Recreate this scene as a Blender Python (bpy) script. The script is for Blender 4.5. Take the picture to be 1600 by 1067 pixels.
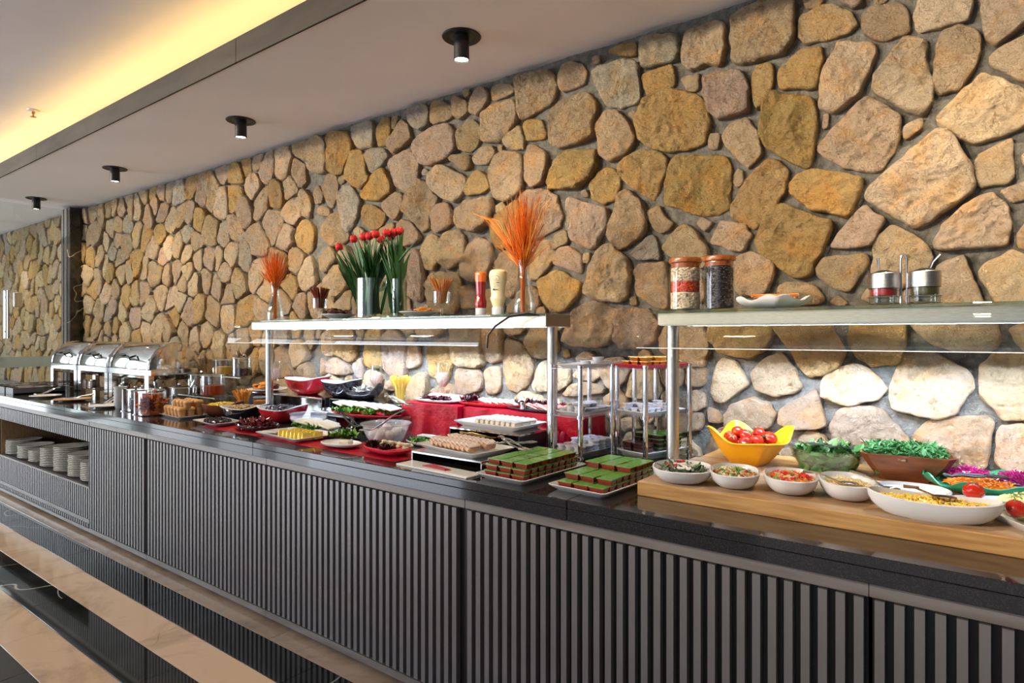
import bpy, bmesh, math, random
from mathutils import Vector, noise, Matrix
random.seed(7)
R = math.radians; PI = math.pi
SC = bpy.context.scene; COL = SC.collection
for o in list(bpy.data.objects): bpy.data.objects.remove(o, do_unlink=True)

# ---------------------------------------------------------------- camera, light, exposure
EYE = 1.40; FPX = 980.0; UC = 800.0; VH = 524.0
cam = bpy.data.cameras.new('camera'); camo = bpy.data.objects.new('camera', cam); COL.objects.link(camo)
camo.location = (0, 0, EYE); camo.rotation_euler = (R(90), 0, R(36.87))
cam.sensor_width = 36; cam.lens = FPX/1600*36; cam.shift_y = -9.5/1600; cam.clip_start = .05
SC.camera = camo
SC.view_settings.view_transform = 'Standard'; SC.view_settings.look = 'None'
SC.view_settings.gamma = 1; SC.view_settings.use_curve_mapping = False
SC.view_settings.exposure = -0.06
w = bpy.data.worlds.new('world'); SC.world = w; w.use_nodes = True
w.node_tree.nodes['Background'].inputs[0].default_value = (.80, .86, 1, 1)
w.node_tree.nodes['Background'].inputs[1].default_value = .72
ORD = ['zeroth','first','second','third','fourth','fifth','sixth','seventh','eighth','ninth','tenth','eleventh','twelfth','thirteenth','fourteenth','fifteenth']
def area(name, loc, rot, sx, sy, power, col, spread=180):
    l = bpy.data.lights.new(name, 'AREA'); l.shape = 'RECTANGLE'; l.size = sx; l.size_y = sy
    l.energy = power; l.color = col; l.spread = R(spread)
    o = bpy.data.objects.new(name, l); COL.objects.link(o); o.location = loc; o.rotation_euler = rot
    return o
# daylight through the hall's windows: the far left end and, weaker, behind the camera
for wy in (-5.0, -3.7, -2.4, -1.1, .2): area('window_daylight', (-12.5, wy, 1.42), (R(90), 0, R(-90)), .95, 2.7, 46, (.86, .92, 1))
area('window_daylight', (-10.4, -5.7, 1.5), (R(90), 0, R(-12)), 4.0, 2.6, 420, (.82, .88, 1))
area('window_daylight', (-1.0, -5.6, 1.6), (R(90), 0, 0), 3.0, 2.2, 25, (.95, .95, 1))
# warm strip in the ceiling cove, and the cool strip lights under the two serving shelves
area('cove_strip', (-5.0, 1.96, 2.86), (R(180), 0, 0), 12.5, .05, 26, (1, .62, .16), 120)
for x0, x1 in ((-3.66, -1.54), (-.91, .66)):
    area('shelf_strip', ((x0+x1)/2, 2.335, 1.452), (R(42), 0, 0), x1-x0, .006, 17*(x1-x0), (.62, .76, 1), 140)
SPOTS = [(.0, 2.24), (-1.98, 2.24), (-3.92, 2.24), (-5.90, 2.24), (-7.84, 2.24), (-9.78, 2.24), (1.95, 2.24)]
for x, y in SPOTS:
    l = bpy.data.lights.new('downlight_lamp', 'SPOT'); l.energy = 62; l.color = (1, .81, .57)
    l.spot_size = R(128); l.spot_blend = 1; l.shadow_soft_size = .03
    o = bpy.data.objects.new('downlight_lamp', l); COL.objects.link(o); o.location = (x, y, 2.69)
# added row of unseen warm fill spots out in the room, aimed at the stones
for x in (-9.6, -7.2, -5.2, -3.4, -1.7, -.1, 1.2):
    l = bpy.data.lights.new('added_wall_fill', 'SPOT'); l.energy = 1350; l.color = (1, .83, .62)
    l.spot_size = R(46); l.spot_blend = 1; l.shadow_soft_size = .16
    o = bpy.data.objects.new('added_wall_fill', l); COL.objects.link(o); o.location = (x-3.2, -2.1, 3.20)
    o.rotation_euler = Vector((3.2, 4.85, -1.02)).to_track_quat('-Z', 'Y').to_euler()

# ---------------------------------------------------------------- helpers
def ray(u, v):
    s = (u-UC)/FPX
    return Vector((-.6+.8*s, .8+.6*s, (VH-v)/FPX))
def onz(u, v, z):
    d = ray(u, v); t = (z-EYE)/d.z; return (d.x*t, d.y*t, z)
def ony(u, v, y):
    d = ray(u, v); t = y/d.y; return (d.x*t, y, EYE+d.z*t)

class MB:
    def __init__(s): s.v = []; s.f = []; s.c = []
    def add(s, vs, fs, col=None):
        b = len(s.v); s.v += [tuple(p) for p in vs]; s.f += [tuple(i+b for i in f) for f in fs]
        if col is not None: s.c += [col]*len(fs)
        return s
    def box(s, x0, x1, y0, y1, z0, z1, m=None, col=None):
        vs = [Vector(p) for p in ((x0,y0,z0),(x1,y0,z0),(x1,y1,z0),(x0,y1,z0),(x0,y0,z1),(x1,y0,z1),(x1,y1,z1),(x0,y1,z1))]
        if m: vs = [m @ p for p in vs]
        return s.add(vs, [(0,3,2,1),(4,5,6,7),(0,1,5,4),(1,2,6,5),(2,3,7,6),(3,0,4,7)], col)
    def bbox(s, x0, x1, y0, y1, z0, z1, b=.004, m=None, col=None):   # box with chamfered edges
        rs = []
        for z, i in ((z0, b), (z0+b, 0), (z1-b, 0), (z1, b)):
            rs.append([(x0+b+i*0 if 0 else x0+i+b, y0+i, z), (x1-i-b, y0+i, z), (x1-i, y0+i+b, z), (x1-i, y1-i-b, z),
                       (x1-i-b, y1-i, z), (x0+i+b, y1-i, z), (x0+i, y1-i-b, z), (x0+i, y0+i+b, z)])
        return s.loft(rs, True, True, m, col)
    def loft(s, rings, c0=False, c1=False, m=None, col=None):
        n = len(rings[0]); vs = [Vector(p) for r in rings for p in r]
        if m: vs = [m @ p for p in vs]
        fs = []
        for k in range(len(rings)-1):
            for i in range(n):
                j = (i+1) % n; fs.append((k*n+i, k*n+j, (k+1)*n+j, (k+1)*n+i))
        if c0: fs.append(tuple(range(n-1, -1, -1)))
        if c1: b = (len(rings)-1)*n; fs.append(tuple(range(b, b+n)))
        return s.add(vs, fs, col)
    def lathe(s, prof, n=24, at=(0,0,0), m=None, col=None, c0=True, c1=True):
        rs = [[(at[0]+r*math.cos(2*PI*i/n), at[1]+r*math.sin(2*PI*i/n), at[2]+z) for i in range(n)] for r, z in prof]
        return s.loft(rs, c0, c1, m, col)
    def tube(s, pts, r, n=6, m=None, col=None, caps=True):
        P = [Vector(p) for p in pts]; rs = []
        for k, p in enumerate(P):
            d = (P[min(k+1, len(P)-1)]-P[max(k-1, 0)]).normalized()
            a = d.orthogonal() if k == 0 else (a - d*a.dot(d))
            a.normalize(); b = d.cross(a); rr = r[k] if isinstance(r, (list, tuple)) else r
            rs.append([p+(a*math.cos(2*PI*i/n)+b*math.sin(2*PI*i/n))*rr for i in range(n)])
        return s.loft(rs, caps, caps, m, col)
    def strip(s, pts, wid, up=(0,0,1), col=None, m=None):      # flat blade along a path
        P = [Vector(p) for p in pts]; vs = []
        for k, p in enumerate(P):
            d = (P[min(k+1, len(P)-1)]-P[max(k-1, 0)]).normalized()
            sd = d.cross(Vector(up)); sd = sd.normalized() if sd.length > 1e-5 else Vector((1,0,0))
            wk = wid[k] if isinstance(wid, (list, tuple)) else wid
            vs += [p-sd*wk/2, p+sd*wk/2]
        if m: vs = [m @ p for p in vs]
        return s.add(vs, [(2*k, 2*k+1, 2*k+3, 2*k+2) for k in range(len(P)-1)], col)
    def blob(s, at, r, seed=0, sq=(1,1,1), amp=.15, n=8, rings=5, col=None, rot=None):
        rs = []; m = rot or Matrix.Identity(3)
        for k in range(1, rings):
            th = PI*k/rings
            row = []
            for i in range(n):
                ph = 2*PI*i/n
                d = Vector((math.sin(th)*math.cos(ph), math.sin(th)*math.sin(ph), -math.cos(th)))
                q = 1+amp*noise.noise(d*1.7+Vector((seed*3.1, seed*1.7, 0)))*1.6
                row.append(Vector(at)+m @ Vector((d.x*r*sq[0]*q, d.y*r*sq[1]*q, d.z*r*sq[2]*q)))
            rs.append(row)
        b = len(s.v); s.loft(rs, False, False, None, col)
        bot = Vector(at)+m @ Vector((0,0,-r*sq[2])); top = Vector(at)+m @ Vector((0,0,r*sq[2]))
        i0 = len(s.v); s.v += [tuple(bot), tuple(top)]
        e = b+(rings-2)*n
        fs = [(b+(i+1) % n, b+i, i0) for i in range(n)] + [(e+i, e+(i+1) % n, i0+1) for i in range(n)]
        s.f += fs
        if col is not None: s.c += [col]*len(fs)
        return s
    def mesh(s, name, mat, smooth=True, ang=35, recalc=True):
        me = bpy.data.meshes.new(name); me.from_pydata(s.v, [], s.f); me.validate(clean_customdata=False)
        if s.c and len(s.c) == len(me.polygons):
            ca = me.color_attributes.new('col', 'FLOAT_COLOR', 'CORNER')
            k = 0
            for p in me.polygons:
                c = s.c[p.index]
                for _ in range(p.loop_total): ca.data[k].color = (c[0], c[1], c[2], 1); k += 1
        if recalc:
            bm = bmesh.new(); bm.from_mesh(me); bmesh.ops.recalc_face_normals(bm, faces=bm.faces); bm.to_mesh(me); bm.free()
        if mat:
            for mm in (mat if isinstance(mat, list) else [mat]): me.materials.append(mm)
        if smooth:
            me.polygons.foreach_set('use_smooth', [True]*len(me.polygons))
            if ang < 180: me.set_sharp_from_angle(angle=R(ang))
        return me

def link(name, me, parent=None, loc=(0,0,0), rz=0):
    o = bpy.data.objects.new(name, me); COL.objects.link(o); o.location = loc; o.rotation_euler = (0, 0, rz)
    if parent: o.parent = parent
    return o
def tag(o, label=None, cat=None, group=None, kind=None):
    if label: o['label'] = label
    if cat: o['category'] = cat
    if group: o['group'] = group
    if kind: o['kind'] = kind
    return o
def thing(name, label, cat, loc=(0,0,0), rz=0, group=None, kind=None):
    return tag(link(name, None, None, loc, rz), label, cat, group, kind)
def part(name, mb, mat, parent, smooth=True, ang=35, label=None, kind=None, loc=(0,0,0), rz=0):
    me = mb if isinstance(mb, bpy.types.Mesh) else mb.mesh(name, mat, smooth, ang)
    return tag(link(name, me, parent, loc, rz), label, None, None, kind)
def solo(name, mb, mat, label, cat, loc=(0,0,0), rz=0, group=None, kind=None, smooth=True, ang=35):
    me = mb if isinstance(mb, bpy.types.Mesh) else mb.mesh(name, mat, smooth, ang)
    return tag(link(name, me, None, loc, rz), label, cat, group, kind)
def struct(name, mb, mat, smooth=False):
    return tag(link(name, mb.mesh(name, mat, smooth)), kind='structure')
def dup(root, loc, rz=0, label=None, group=None):
    r = root.copy(); COL.objects.link(r); r.location = loc; r.rotation_euler = (0, 0, rz)
    if label: r['label'] = label
    if group: r['group'] = group
    for ch in list(root.children):
        c = ch.copy(); COL.objects.link(c); c.parent = r
        for g in list(ch.children):
            d = g.copy(); COL.objects.link(d); d.parent = c
    return r

# ---------------------------------------------------------------- materials
MATS = {}
def mat(name, col, rough=.5, metal=0, c2=None, scale=20, bump=0, bscale=None, det=4, attr=False, spec=.5,
        stretch=None, trans=0, ior=1.45, emit=None, sss=0, coat=0, thin=None, ramp=(.35,.65), alpha=1, rvar=0):
    m = bpy.data.materials.new(name); m.use_nodes = True; nt = m.node_tree; b = nt.nodes['Principled BSDF']
    I = b.inputs; I['Base Color'].default_value = (*col, 1); I['Roughness'].default_value = rough
    I['Metallic'].default_value = metal; I['Specular IOR Level'].default_value = spec; I['IOR'].default_value = ior
    I['Transmission Weight'].default_value = trans; I['Subsurface Weight'].default_value = sss
    I['Subsurface Radius'].default_value = (.01,.006,.004); I['Coat Weight'].default_value = coat; I['Alpha'].default_value = alpha
    if emit: I['Emission Color'].default_value = (*emit[:3], 1); I['Emission Strength'].default_value = emit[3]
    L = nt.links.new
    tc = nt.nodes.new('ShaderNodeTexCoord'); mp = nt.nodes.new('ShaderNodeMapping'); L(tc.outputs['Object'], mp.inputs[0])
    if stretch: mp.inputs['Scale'].default_value = stretch
    src = None
    if attr:
        a = nt.nodes.new('ShaderNodeAttribute'); a.attribute_name = 'col'; src = a.outputs['Color']; L(src, I['Base Color'])
    if c2 or bump:
        n = nt.nodes.new('ShaderNodeTexNoise'); n.inputs['Scale'].default_value = scale; n.inputs['Detail'].default_value = det
        L(mp.outputs[0], n.inputs[0])
    if c2:
        r = nt.nodes.new('ShaderNodeMapRange'); r.inputs[1].default_value = ramp[0]; r.inputs[2].default_value = ramp[1]
        L(n.outputs[0], r.inputs[0])
        mx = nt.nodes.new('ShaderNodeMix'); mx.data_type = 'RGBA'
        L(r.outputs[0], mx.inputs[0]); mx.inputs[6].default_value = (*col, 1); mx.inputs[7].default_value = (*c2, 1)
        if attr: mx.blend_type = 'MULTIPLY'; L(src, mx.inputs[6])
        L(mx.outputs[2], I['Base Color'])
    if rvar:
        r2 = nt.nodes.new('ShaderNodeMapRange'); r2.inputs[3].default_value = rough; r2.inputs[4].default_value = rough+rvar
        L(n.outputs[0], r2.inputs[0]); L(r2.outputs[0], I['Roughness'])
    if bump:
        nb = nt.nodes.new('ShaderNodeTexNoise'); nb.inputs['Scale'].default_value = bscale or scale; nb.inputs['Detail'].default_value = det+2
        nb.inputs['Roughness'].default_value = .62
        L(mp.outputs[0], nb.inputs[0])
        bp = nt.nodes.new('ShaderNodeBump'); bp.inputs['Strength'].default_value = 1; bp.inputs['Distance'].default_value = bump
        L(nb.outputs[0], bp.inputs['Height']); L(bp.outputs[0], I['Normal'])
    MATS[name] = m
    return m
# stone: colour of each stone sits on its mesh, noise adds blotches, veins and chiselled relief
def stone_mat():
    m = bpy.data.materials.new('stone'); m.use_nodes = True; nt = m.node_tree; b = nt.nodes['Principled BSDF']; L = nt.links.new
    b.inputs['Roughness'].default_value = .85; b.inputs['Specular IOR Level'].default_value = .25
    a = nt.nodes.new('ShaderNodeAttribute'); a.attribute_name = 'col'
    g = nt.nodes.new('ShaderNodeNewGeometry')
    def nz(sc, det, rough=.55, dist=0):
        n = nt.nodes.new('ShaderNodeTexNoise'); n.inputs['Scale'].default_value = sc; n.inputs['Detail'].default_value = det
        n.inputs['Roughness'].default_value = rough; n.inputs['Distortion'].default_value = dist; L(g.outputs['Position'], n.inputs[0]); return n
    def mix(fac, lo, hi, c, prev, bt='MIX'):
        r = nt.nodes.new('ShaderNodeMapRange'); r.inputs[1].default_value = lo; r.inputs[2].default_value = hi; L(fac, r.inputs[0])
        x = nt.nodes.new('ShaderNodeMix'); x.data_type = 'RGBA'; x.blend_type = bt; L(r.outputs[0], x.inputs[0]); L(prev, x.inputs[6])
        x.inputs[7].default_value = (*c, 1); return x.outputs[2]
    n1 = nz(7, 4, .6, .6); n2 = nz(22, 5, .6, .8); n3 = nz(90, 4)
    c = mix(n1.outputs[0], .48, .68, (1.18, .96, .68), a.outputs['Color'], 'MULTIPLY')
    c = mix(n2.outputs[0], .50, .72, (1.12, 1.10, 1.10), c, 'MULTIPLY')
    c = mix(n2.outputs[0], .46, .30, (.80, .72, .62), c, 'MULTIPLY')
    c = mix(n3.outputs[0], .60, .75, (.70, .62, .52), c, 'MULTIPLY')
    L(c, b.inputs['Base Color'])
    h1 = nz(19, 9, .68, 1.2); h2 = nz(75, 6, .7, .6)
    vd = nt.nodes.new('ShaderNodeVectorMath'); vd.operation = 'MULTIPLY_ADD'; nv = nz(11, 4, .6); L(nv.outputs['Color'], vd.inputs[0])
    vd.inputs[1].default_value = (.10, .10, .10); L(g.outputs['Position'], vd.inputs[2])
    vo = nt.nodes.new('ShaderNodeTexVoronoi'); vo.inputs['Scale'].default_value = 24; L(vd.outputs[0], vo.inputs['Vector'])
    bv = nt.nodes.new('ShaderNodeBump'); bv.inputs['Distance'].default_value = .030; bv.inputs['Strength'].default_value = 1; L(vo.outputs['Distance'], bv.inputs['Height'])
    bp = nt.nodes.new('ShaderNodeBump'); L(bv.outputs[0], bp.inputs['Normal']); bp.inputs['Distance'].default_value = .11; bp.inputs['Strength'].default_value = 1; L(h1.outputs[0], bp.inputs['Height'])
    bq = nt.nodes.new('ShaderNodeBump'); bq.inputs['Distance'].default_value = .012; bq.inputs['Strength'].default_value = 1; L(h2.outputs[0], bq.inputs['Height'])
    L(bp.outputs[0], bq.inputs['Normal']); L(bq.outputs[0], b.inputs['Normal'])
    return m
STONE = stone_mat()
MORTAR = mat('mortar', (.115,.108,.09), .95, c2=(.21,.20,.17), scale=40, bump=.012, bscale=120, det=6)
def glass(name, col=(1,1,1), rough=0.0, lo=.035, hi=.85, pwr=1.7):
    # thin clear glass: mixes a clear pass with its Fresnel reflection
    m = bpy.data.materials.new(name); m.use_nodes = True; nt = m.node_tree; nt.nodes.clear(); L = nt.links.new
    out = nt.nodes.new('ShaderNodeOutputMaterial'); t = nt.nodes.new('ShaderNodeBsdfTransparent'); t.inputs[0].default_value = (*col, 1)
    g = nt.nodes.new('ShaderNodeBsdfGlossy'); g.inputs['Roughness'].default_value = rough+.01; g.inputs['Color'].default_value = (1,1,1,1)
    lw = nt.nodes.new('ShaderNodeLayerWeight'); lw.inputs[0].default_value = .28
    mr = nt.nodes.new('ShaderNodeMapRange'); mr.inputs[3].default_value = lo; mr.inputs[4].default_value = hi
    pw = nt.nodes.new('ShaderNodeMath'); pw.operation = 'POWER'; pw.inputs[1].default_value = pwr
    L(lw.outputs['Facing'], pw.inputs[0]); L(pw.outputs[0], mr.inputs[0])
    mx = nt.nodes.new('ShaderNodeMixShader'); L(mr.outputs[0], mx.inputs[0]); L(t.outputs[0], mx.inputs[1]); L(g.outputs[0], mx.inputs[2])
    L(mx.outputs[0], out.inputs[0]); return m
GLASS = glass('clear_glass', (.93,.95,.94)); GUARD = glass('guard_glass', (.97,.985,.975), 0, .016, .55, 2.6); GLASSG = glass('green_edge_glass', (.72,.86,.79)); PLASTIC = glass('clear_plastic', (.93,.94,.97), .08); FROST = mat('cloudy_plastic', (.70,.71,.78), .18, alpha=.27, coat=.6)
PANE = glass('sheet_glass', (.93,.965,.94), 0, .03, .6, 2.2)
def amb(name, col): return mat(name, col, .12, coat=.3)
STEEL = mat('brushed_steel', (.62,.61,.59), .24, 1, c2=(.50,.49,.46), scale=60, stretch=(1,1,12), bump=.0004, bscale=200)
BOXST = mat('shelf_steel', (.40,.39,.35), .32, 1, c2=(.33,.32,.28), scale=40, stretch=(1,1,12)); CHROME = mat('chrome', (.80,.80,.81), .06, 1); DSTEEL = mat('dark_steel', (.30,.27,.24), .3, 1)
POLISH = mat('polished_steel', (.66,.65,.64), .09, 1)
BLACK = mat('black_plastic', (.012,.012,.013), .32); BLKMET = mat('black_metal', (.014,.014,.015), .45)
PORC = mat('white_porcelain', (.64,.64,.65), .14, coat=.3); CREAM = mat('cream_porcelain', (.72,.69,.60), .2)
MELB = mat('black_melamine', (.012,.012,.018), .12, coat=.5); MELR = mat('red_melamine', (.36,.012,.02), .14, coat=.5)
RED = mat('red_cloth', (.36,.003,.016), .36, c2=(.24,.002,.010), scale=9, bump=.004, bscale=30, spec=.25)
REDP = mat('red_plastic', (.50,.015,.04), .3)
YEL = mat('yellow_plastic', (.74,.33,.006), .35, coat=.1)
BAMBOO = mat('bamboo', (.50,.29,.10), .42, c2=(.34,.17,.05), scale=5, stretch=(1.2,9,14), bump=.0006, bscale=30, det=6)
BAMTOP = mat('bamboo_pale', (.50,.36,.23), .4, c2=(.36,.20,.09), scale=4, stretch=(1,5,1), det=6)  # paler, greyer bamboo for the board's top face
WALNUT = mat('walnut', (.10,.030,.012), .35, c2=(.19,.065,.025), scale=9, stretch=(1,1,5), coat=.15, det=6)
ORWOOD = mat('orange_wood', (.38,.11,.025), .3, c2=(.20,.05,.012), scale=25, stretch=(1,6,1), coat=.3)
TANW = mat('tan_wood', (.45,.28,.15), .5, c2=(.33,.19,.09), scale=18, stretch=(1,6,1))
GREEN = mat('leaf_green', (.045,.20,.03), .5, attr=True); FOOD = mat('food', (.5,.3,.1), .5, attr=True, c2=(.8,.75,.7), scale=150, bump=.0015, bscale=220)
WET = mat('wet_food', (.5,.1,.1), .16, attr=True, coat=.4)
SLAT = mat('slat_laminate', (.185,.175,.176), .30, c2=(.14,.13,.127), scale=6, stretch=(1,1,.25), spec=.7)
DARKP = mat('dark_panel', (.012,.012,.013), .5); BAND = mat('trim_band', (.22,.20,.185), .36, c2=(.15,.13,.115), scale=9, stretch=(.3,3,3))
GRAN = mat('black_granite', (.016,.015,.015), .09, c2=(.035,.032,.030), scale=330, det=5, ramp=(.52,.66), coat=.3)
FASC = mat('ceiling_fascia', (.05,.042,.034), .6, c2=(.032,.027,.022), spec=.2, scale=5, stretch=(.4,2,2))
PAINT = mat('ceiling_paint', (.87,.84,.85), .75, c2=(.84,.81,.82), scale=2, spec=.3)

# ---------------------------------------------------------------- setting: floor, ceilings, stone wall
def marble(name, c1, c2, vein, lo, hi, sc, vsc, rough, veinw):
    m = bpy.data.materials.new(name); m.use_nodes = True; nt = m.node_tree; b = nt.nodes['Principled BSDF']; L = nt.links.new
    g = nt.nodes.new('ShaderNodeNewGeometry'); oi = nt.nodes.new('ShaderNodeObjectInfo')
    mp = nt.nodes.new('ShaderNodeVectorMath'); mp.operation = 'MULTIPLY_ADD'; L(oi.outputs['Random'], mp.inputs[0])
    mp.inputs[1].default_value = (17, 9, 5); L(g.outputs['Position'], mp.inputs[2])
    n = nt.nodes.new('ShaderNodeTexNoise'); n.inputs['Scale'].default_value = sc; n.inputs['Detail'].default_value = 8
    n.inputs['Distortion'].default_value = 1.6; n.inputs['Roughness'].default_value = .65; L(mp.outputs[0], n.inputs[0])
    r = nt.nodes.new('ShaderNodeMapRange'); r.inputs[1].default_value = lo; r.inputs[2].default_value = hi; L(n.outputs[0], r.inputs[0])
    x = nt.nodes.new('ShaderNodeMix'); x.data_type = 'RGBA'; L(r.outputs[0], x.inputs[0]); x.inputs[6].default_value = (*c1,1); x.inputs[7].default_value = (*c2,1)
    v = nt.nodes.new('ShaderNodeTexNoise'); v.inputs['Scale'].default_value = vsc; v.inputs['Detail'].default_value = 3; v.inputs['Distortion'].default_value = .15
    L(mp.outputs[0], v.inputs[0])
    s = nt.nodes.new('ShaderNodeMath'); s.operation = 'SUBTRACT'; s.inputs[1].default_value = .5; L(v.outputs[0], s.inputs[0])
    ab = nt.nodes.new('ShaderNodeMath'); ab.operation = 'ABSOLUTE'; L(s.outputs[0], ab.inputs[0])
    r2 = nt.nodes.new('ShaderNodeMapRange'); r2.inputs[1].default_value = 0; r2.inputs[2].default_value = veinw
    r2.inputs[3].default_value = 1; r2.inputs[4].default_value = 0; L(ab.outputs[0], r2.inputs[0])
    y = nt.nodes.new('ShaderNodeMix'); y.data_type = 'RGBA'; L(r2.outputs[0], y.inputs[0]); L(x.outputs[2], y.inputs[6]); y.inputs[7].default_value = (*vein,1)
    L(y.outputs[2], b.inputs['Base Color']); b.inputs['Roughness'].default_value = rough; b.inputs['Coat Weight'].default_value = .25
    b.inputs['Coat Roughness'].default_value = .03
    return m
MTAN = marble('tan_marble', (.68,.51,.36), (.38,.27,.18), (.30,.18,.10), .45, .72, 1.6, .7, .10, .0008)
MBLK = marble('black_marble', (.010,.012,.012), (.03,.035,.033), (.55,.53,.48), .4, .75, 2.5, .45, .06, .0009)
GROUT = mat('floor_grout', (.05,.045,.04), .7)
fl = struct('floor', MB().box(-14, 5, -6, 2.9, -.12, -.004), GROUT)
edges = [2.75, 1.84, 1.64, 1.455, 1.267, 1.078, .88, .69, .50, .31, .12, -.07, -.26]
kinds = 't'+'tbtbtbtbtbtb'[1:]; kinds = ['t','t','b','t','b','t','b','t','b','t','b','t']
TL = 1.2; k = 0
for i in range(len(edges)-1):
    y1, y0 = edges[i]-.0008, edges[i+1]+.0008
    if i == 0: continue
    x = -12.6 + (i*.37) % TL
    while x < 2.2:
        o = part('floor_tile', MB().bbox(x+.0008, x+TL-.0008, y0, y1, -.02, 0, .0012), MTAN if kinds[i] == 't' else MBLK, fl, smooth=False)
        x += TL
far = MB().box(-12.6, 3.6, -6, -.2608, -.02, -.0005)
o = part('floor_tile', far, MBLK, fl, smooth=False)

YW = 2.75; ZC = 2.82; YF = 1.755
c = struct('ceiling', MB().box(-12.6, 3.2, YF, YW+.2, ZC, ZC+.02), PAINT)
tag(c)
uc = struct('ceiling.001', MB().box(-12.6, 3.2, -6, YW+.2, 3.25, 3.35), PAINT)
f = MB(); x = -12.6
tr = tag(link('trim_1', None), kind='structure')
for x0, x1 in ((-12.6,-9.1),(-9.1,-6.1),(-6.1,-3.1),(-3.098,-.1),(-.1,3.2)):
    part('fascia_board', MB().bbox(x0+.0003, x1-.0003, YF-.012, YF, ZC-.004, 2.945, .0015), FASC, tr, smooth=False)
struct('trim_2', MB().box(-12.6, 3.2, YF, YF+.3, 2.835, 2.845), PAINT)
# room ends: plain wall behind the glass partition's far side
struct('wall_left', MB().box(-12.8, -12.6, -6, YW+.2, -.1, 3.3), mat('wall_paint', (.42,.41,.38), .8, c2=(.38,.37,.35), scale=3))

struct('wall_right', MB().box(3.4, 3.5, -6, YW+.2, -.1, 3.4), mat('dark_wall_paint', (.22,.19,.165), .8, c2=(.19,.165,.14), scale=3))  # unseen end wall, added dark to cut the light from the right
wall = struct('wall_back', MB().box(-12.6, 3.2, YW, YW+.25, 0, 3.3), MORTAR)
# a bedded mortar skin with its own unevenness
ms = MB(); nx, nz = 520, 66; X0, X1, Z0, Z1 = -11.6, .9, .78, ZC+.01
for j in range(nz+1):
    for i in range(nx+1):
        x = X0+(X1-X0)*i/nx; z = Z0+(Z1-Z0)*j/nz
        ms.v.append((x, YW-.012-.012*noise.noise(Vector((x*9, z*9, 0)))-.006*noise.noise(Vector((x*31, z*31, 5))), z))
ms.f = [(j*(nx+1)+i, j*(nx+1)+i+1, (j+1)*(nx+1)+i+1, (j+1)*(nx+1)+i) for j in range(nz) for i in range(nx)]
part('mortar_bed', ms, MORTAR, wall, smooth=True, ang=180)

PAL = {'b': (.52,.395,.25), 'o': (.52,.355,.15), 'p': (.51,.385,.275), 'w': (.62,.49,.33), 'g': (.48,.42,.335)}
G = []
def grp(ox, oy, s, txt):
    for line in txt.strip().split('\n'):
        c, nums = line.split(None, 1); n = [float(q) for q in nums.replace(',', ' ').split()]
        pts = [(ox+n[i]/s, oy+n[i+1]/s) for i in range(0, len(n)-1, 2)]
        P = [ony(u, v, YW-.035) for u, v in pts]
        G.append((c, [(p[0], p[2]) for p in P]))
grp(1200, 0, 4, '''b -235 90 -60 20 170 0 160 230 100 330 -220 415
b 195 -60 350 -60 345 10 300 38 230 50
p 440 -60 590 -60 585 15 530 50 450 10
b 215 90 330 30 400 25 530 75 550 150 520 200 430 225 245 272 190 240 185 170
b 580 90 650 45 820 5 870 60 890 170 860 205 740 250 690 245 600 205
w 915 90 960 -60 1270 -60 1265 90 1250 130 1100 160 965 195 920 165
w 1320 -60 1640 -60 1640 120 1600 140 1420 280 1355 240 1340 120
b 650 -50 760 -50 740 10 665 35
o 55 440 190 310 335 290 340 360 300 555 180 548 60 555
w 430 255 520 255 690 285 650 400 560 590 430 710 330 680 320 570 340 450 400 340
w 850 215 1000 260 985 380 1025 500 1035 630 960 715 860 690 645 560 660 480
b 1060 230 1180 165 1300 190 1340 280 1300 400 1200 545 1090 585 1030 540 1040 420
w 1385 350 1450 300 1640 210 1640 520 1590 505 1400 410
w 1350 445 1640 600 1640 770 1580 800 1320 890 1240 880 1070 770 1055 720
p 615 585 820 720 800 900 760 990 690 1067 500 1050 380 990 300 920
o 0 610 60 590 180 600 290 630 305 790 260 1045 190 1030 0 930 -40 850 -20 680
p 340 710 380 705 375 795 335 800
w 840 780 960 735 965 800 855 872
w 1300 960 1530 850 1535 1000 1545 1090 1500 1130 1330 1170 1300 1100
w 1580 960 1660 940 1660 1040 1590 1030
w 1070 795 1180 900 1260 1050 1285 1150 1255 1210 950 1420 890 1410 620 1240 615 1200 750 1060
o 0 1000 -30 1020 -140 1130 -240 1300 -225 1350 -80 1440 40 1300 100 1200 130 1070 60 1000''')
grp(1200, 240, 4, '''o 145 200 190 130 280 100 580 145 575 220 510 400 370 365 270 350 140 250
o 90 320 395 430 390 490 330 620 250 765 160 775 60 700 -60 620 -85 540 0 380
p 600 320 720 400 700 480 640 580 520 590 390 585 430 510 520 410
w 780 455 900 500 1010 580 1030 650 960 830 660 840 650 760 660 540
w 1030 560 1100 440 1280 280 1410 230 1510 350 1520 430 1500 570 1130 600 1040 590
w 1440 230 1640 160 1640 270 1520 310
w 1550 510 1640 370 1640 610 1570 600
b 310 720 340 650 610 625 610 730 500 860 440 860 320 770
b 60 820 200 795 300 830 340 900 320 945 60 945
b 370 930 430 880 510 940 440 960
b 570 910 620 840 700 850 650 940
w 1050 700 1230 630 1270 750 1350 920 1340 940 1050 940
w 1305 740 1340 690 1520 600 1640 640 1640 960 1430 930''')
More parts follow.
